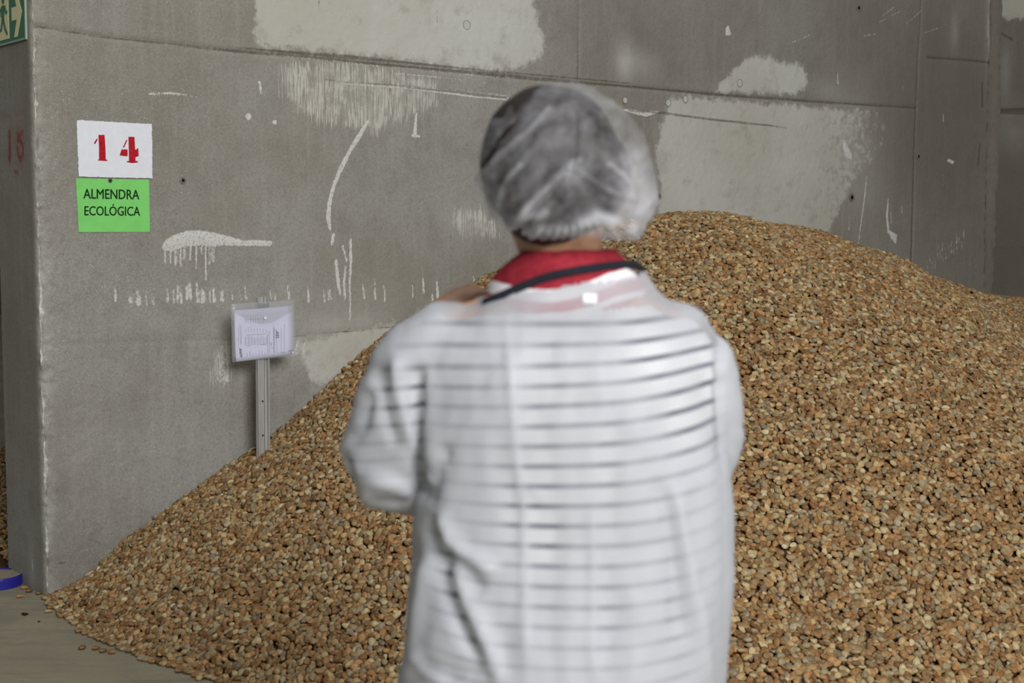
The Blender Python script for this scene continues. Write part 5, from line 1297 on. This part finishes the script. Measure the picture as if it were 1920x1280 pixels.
# --- camera held at the chest; its strap runs round the neck outside the gown
M_BLK = plain('black_camera_plastic', lin(26, 26, 28), .5, .4); M_GLS = plain('lens_glass', lin(20, 24, 34), .08, .6); M_STR = plain('black_woven_strap', lin(34, 36, 44), .8, .2, var=.2, scale=400)
cb = pp(1015, 590, D + .375)
camo = empty('handheld_camera', cb - np.array([0, 0, .05]), 'black camera held in front of the person, its strap across the back of the neck', 'camera')
def bbox(name, c, sx, sy, sz, mat, parent, bev=.006):
    bm = bmesh.new(); bmesh.ops.create_cube(bm, size=1.0)
    for v in bm.verts: v.co = Vector((v.co.x * sx, v.co.y * sy, v.co.z * sz)) + Vector(c)
    bmesh.ops.bevel(bm, geom=bm.edges[:], offset=bev, segments=2, affect='EDGES')
    V = [v.co[:] for v in bm.verts]; F = [[v.index for v in f.verts] for f in bm.faces]; bm.free()
    return mesh(name, V, F, mat, parent)
bd = bbox('camera_body', cb, .128, .044, .086, M_BLK, camo); bbox('viewfinder_hump', cb + np.array([0, -.002, .052]), .05, .046, .03, M_BLK, camo, .008)
scn = bbox('screen', cb + np.array([0, -.0235, -.004]), .076, .003, .052, M_GLS, camo, .001)
disc('lens_barrel', cb + np.array([-.03, .02, -.004]), (0, 1, 0), .034, .075, M_BLK, camo, .033, 28); disc('lens_front', cb + np.array([-.03, .0955, -.004]), (0, 1, 0), .028, .001, M_GLS, camo)
disc('mode_dial', cb + np.array([.045, 0, .043]), (0, 0, 1), .010, .010, M_BLK, camo)
dgv = bpy.context.evaluated_depsgraph_get()
def tree_of(A, Q): return BVHTree.FromPolygons([tuple(v) for v in A], [tuple(map(int, q)) for q in Q])
tg = tree_of(GOWN, cut(GQ, GOWN, keep_gown)); ts = tree_of(SV, FS)
def front_hit(x, y):
    r = Vector(ray(x, y)).normalized(); best = None
    for tr__ in (tg, ts):
        l, n_, i_, d_ = tr__.ray_cast(Vector(CAMP), r)
        if l is not None and d_ < 3 and (best is None or d_ < best[1]): best = (np.array(l), d_)
    return best[0] if best else pp(x, y, D + .03)
sp_px = [(908, 566), (922, 561), (942, 553), (965, 542), (990, 531), (1015, 521), (1040, 514), (1070, 508), (1100, 503), (1130, 499.5), (1155, 497), (1172, 495)]
mid = [front_hit(*q) + np.array([0, -.004, 0]) for q in sp_px]
for k_ in range(2):
    m_ = mid[:]
    for i in range(1, len(mid) - 1): m_[i] = (mid[i - 1] + 2 * mid[i] + mid[i + 1]) / 4; m_[i][1] = min(m_[i][1], mid[i][1])
    mid = m_
lend = mid[0] + np.array([-.004, .03, -.004]); rend = mid[-1] + np.array([.012, .04, .004])
pathL = [cb + np.array([-.062, -.005, .036]), pp(935, 590, D + .26), pp(905, 574, D + .10), pp(902, 570, D + .03)]
pathR = [pp(1192, 497, D + .01), pp(1206, 505, D + .06), pp(1180, 545, D + .18), cb + np.array([.064, -.005, .036])]
path = pathL + mid + pathR
V, F = [], []
for i, p in enumerate(path):
    tdir = np.asarray(path[min(i + 1, len(path) - 1)]) - np.asarray(path[max(i - 1, 0)]); tdir /= np.linalg.norm(tdir)
    back_n = np.array([0, -1.0, .25]) if 2 < i < len(path) - 3 else np.array([(-1 if i < 4 else 1) * .8, -.4, .2]); wdir = np.cross(tdir, back_n); wdir /= np.linalg.norm(wdir); nn_ = np.cross(wdir, tdir)
    for a_, b_ in ((-.0057, 0), (.0057, 0), (.0057, .0016), (-.0057, .0016)): V.append(np.asarray(p) + wdir * a_ + nn_ * b_)
for i in range(len(path) - 1):
    for j in range(4): F.append((i * 4 + j, i * 4 + (j + 1) % 4, i * 4 + 4 + (j + 1) % 4, i * 4 + 4 + j))
F += [(3, 2, 1, 0), tuple(4 * (len(path) - 1) + j for j in range(4))]
st = mesh('strap', V, F, M_STR, camo, True); st['label'] = 'black neck strap'
# garment tag under the gown
tg_c = front_hit(1106, 560); 
tg_o = bbox('neck_tag', tg_c + np.array([0, -.0012, 0]), .019, .0012, .014, plain('white_tag', lin(250, 250, 250), .6, .2), who, .0004)
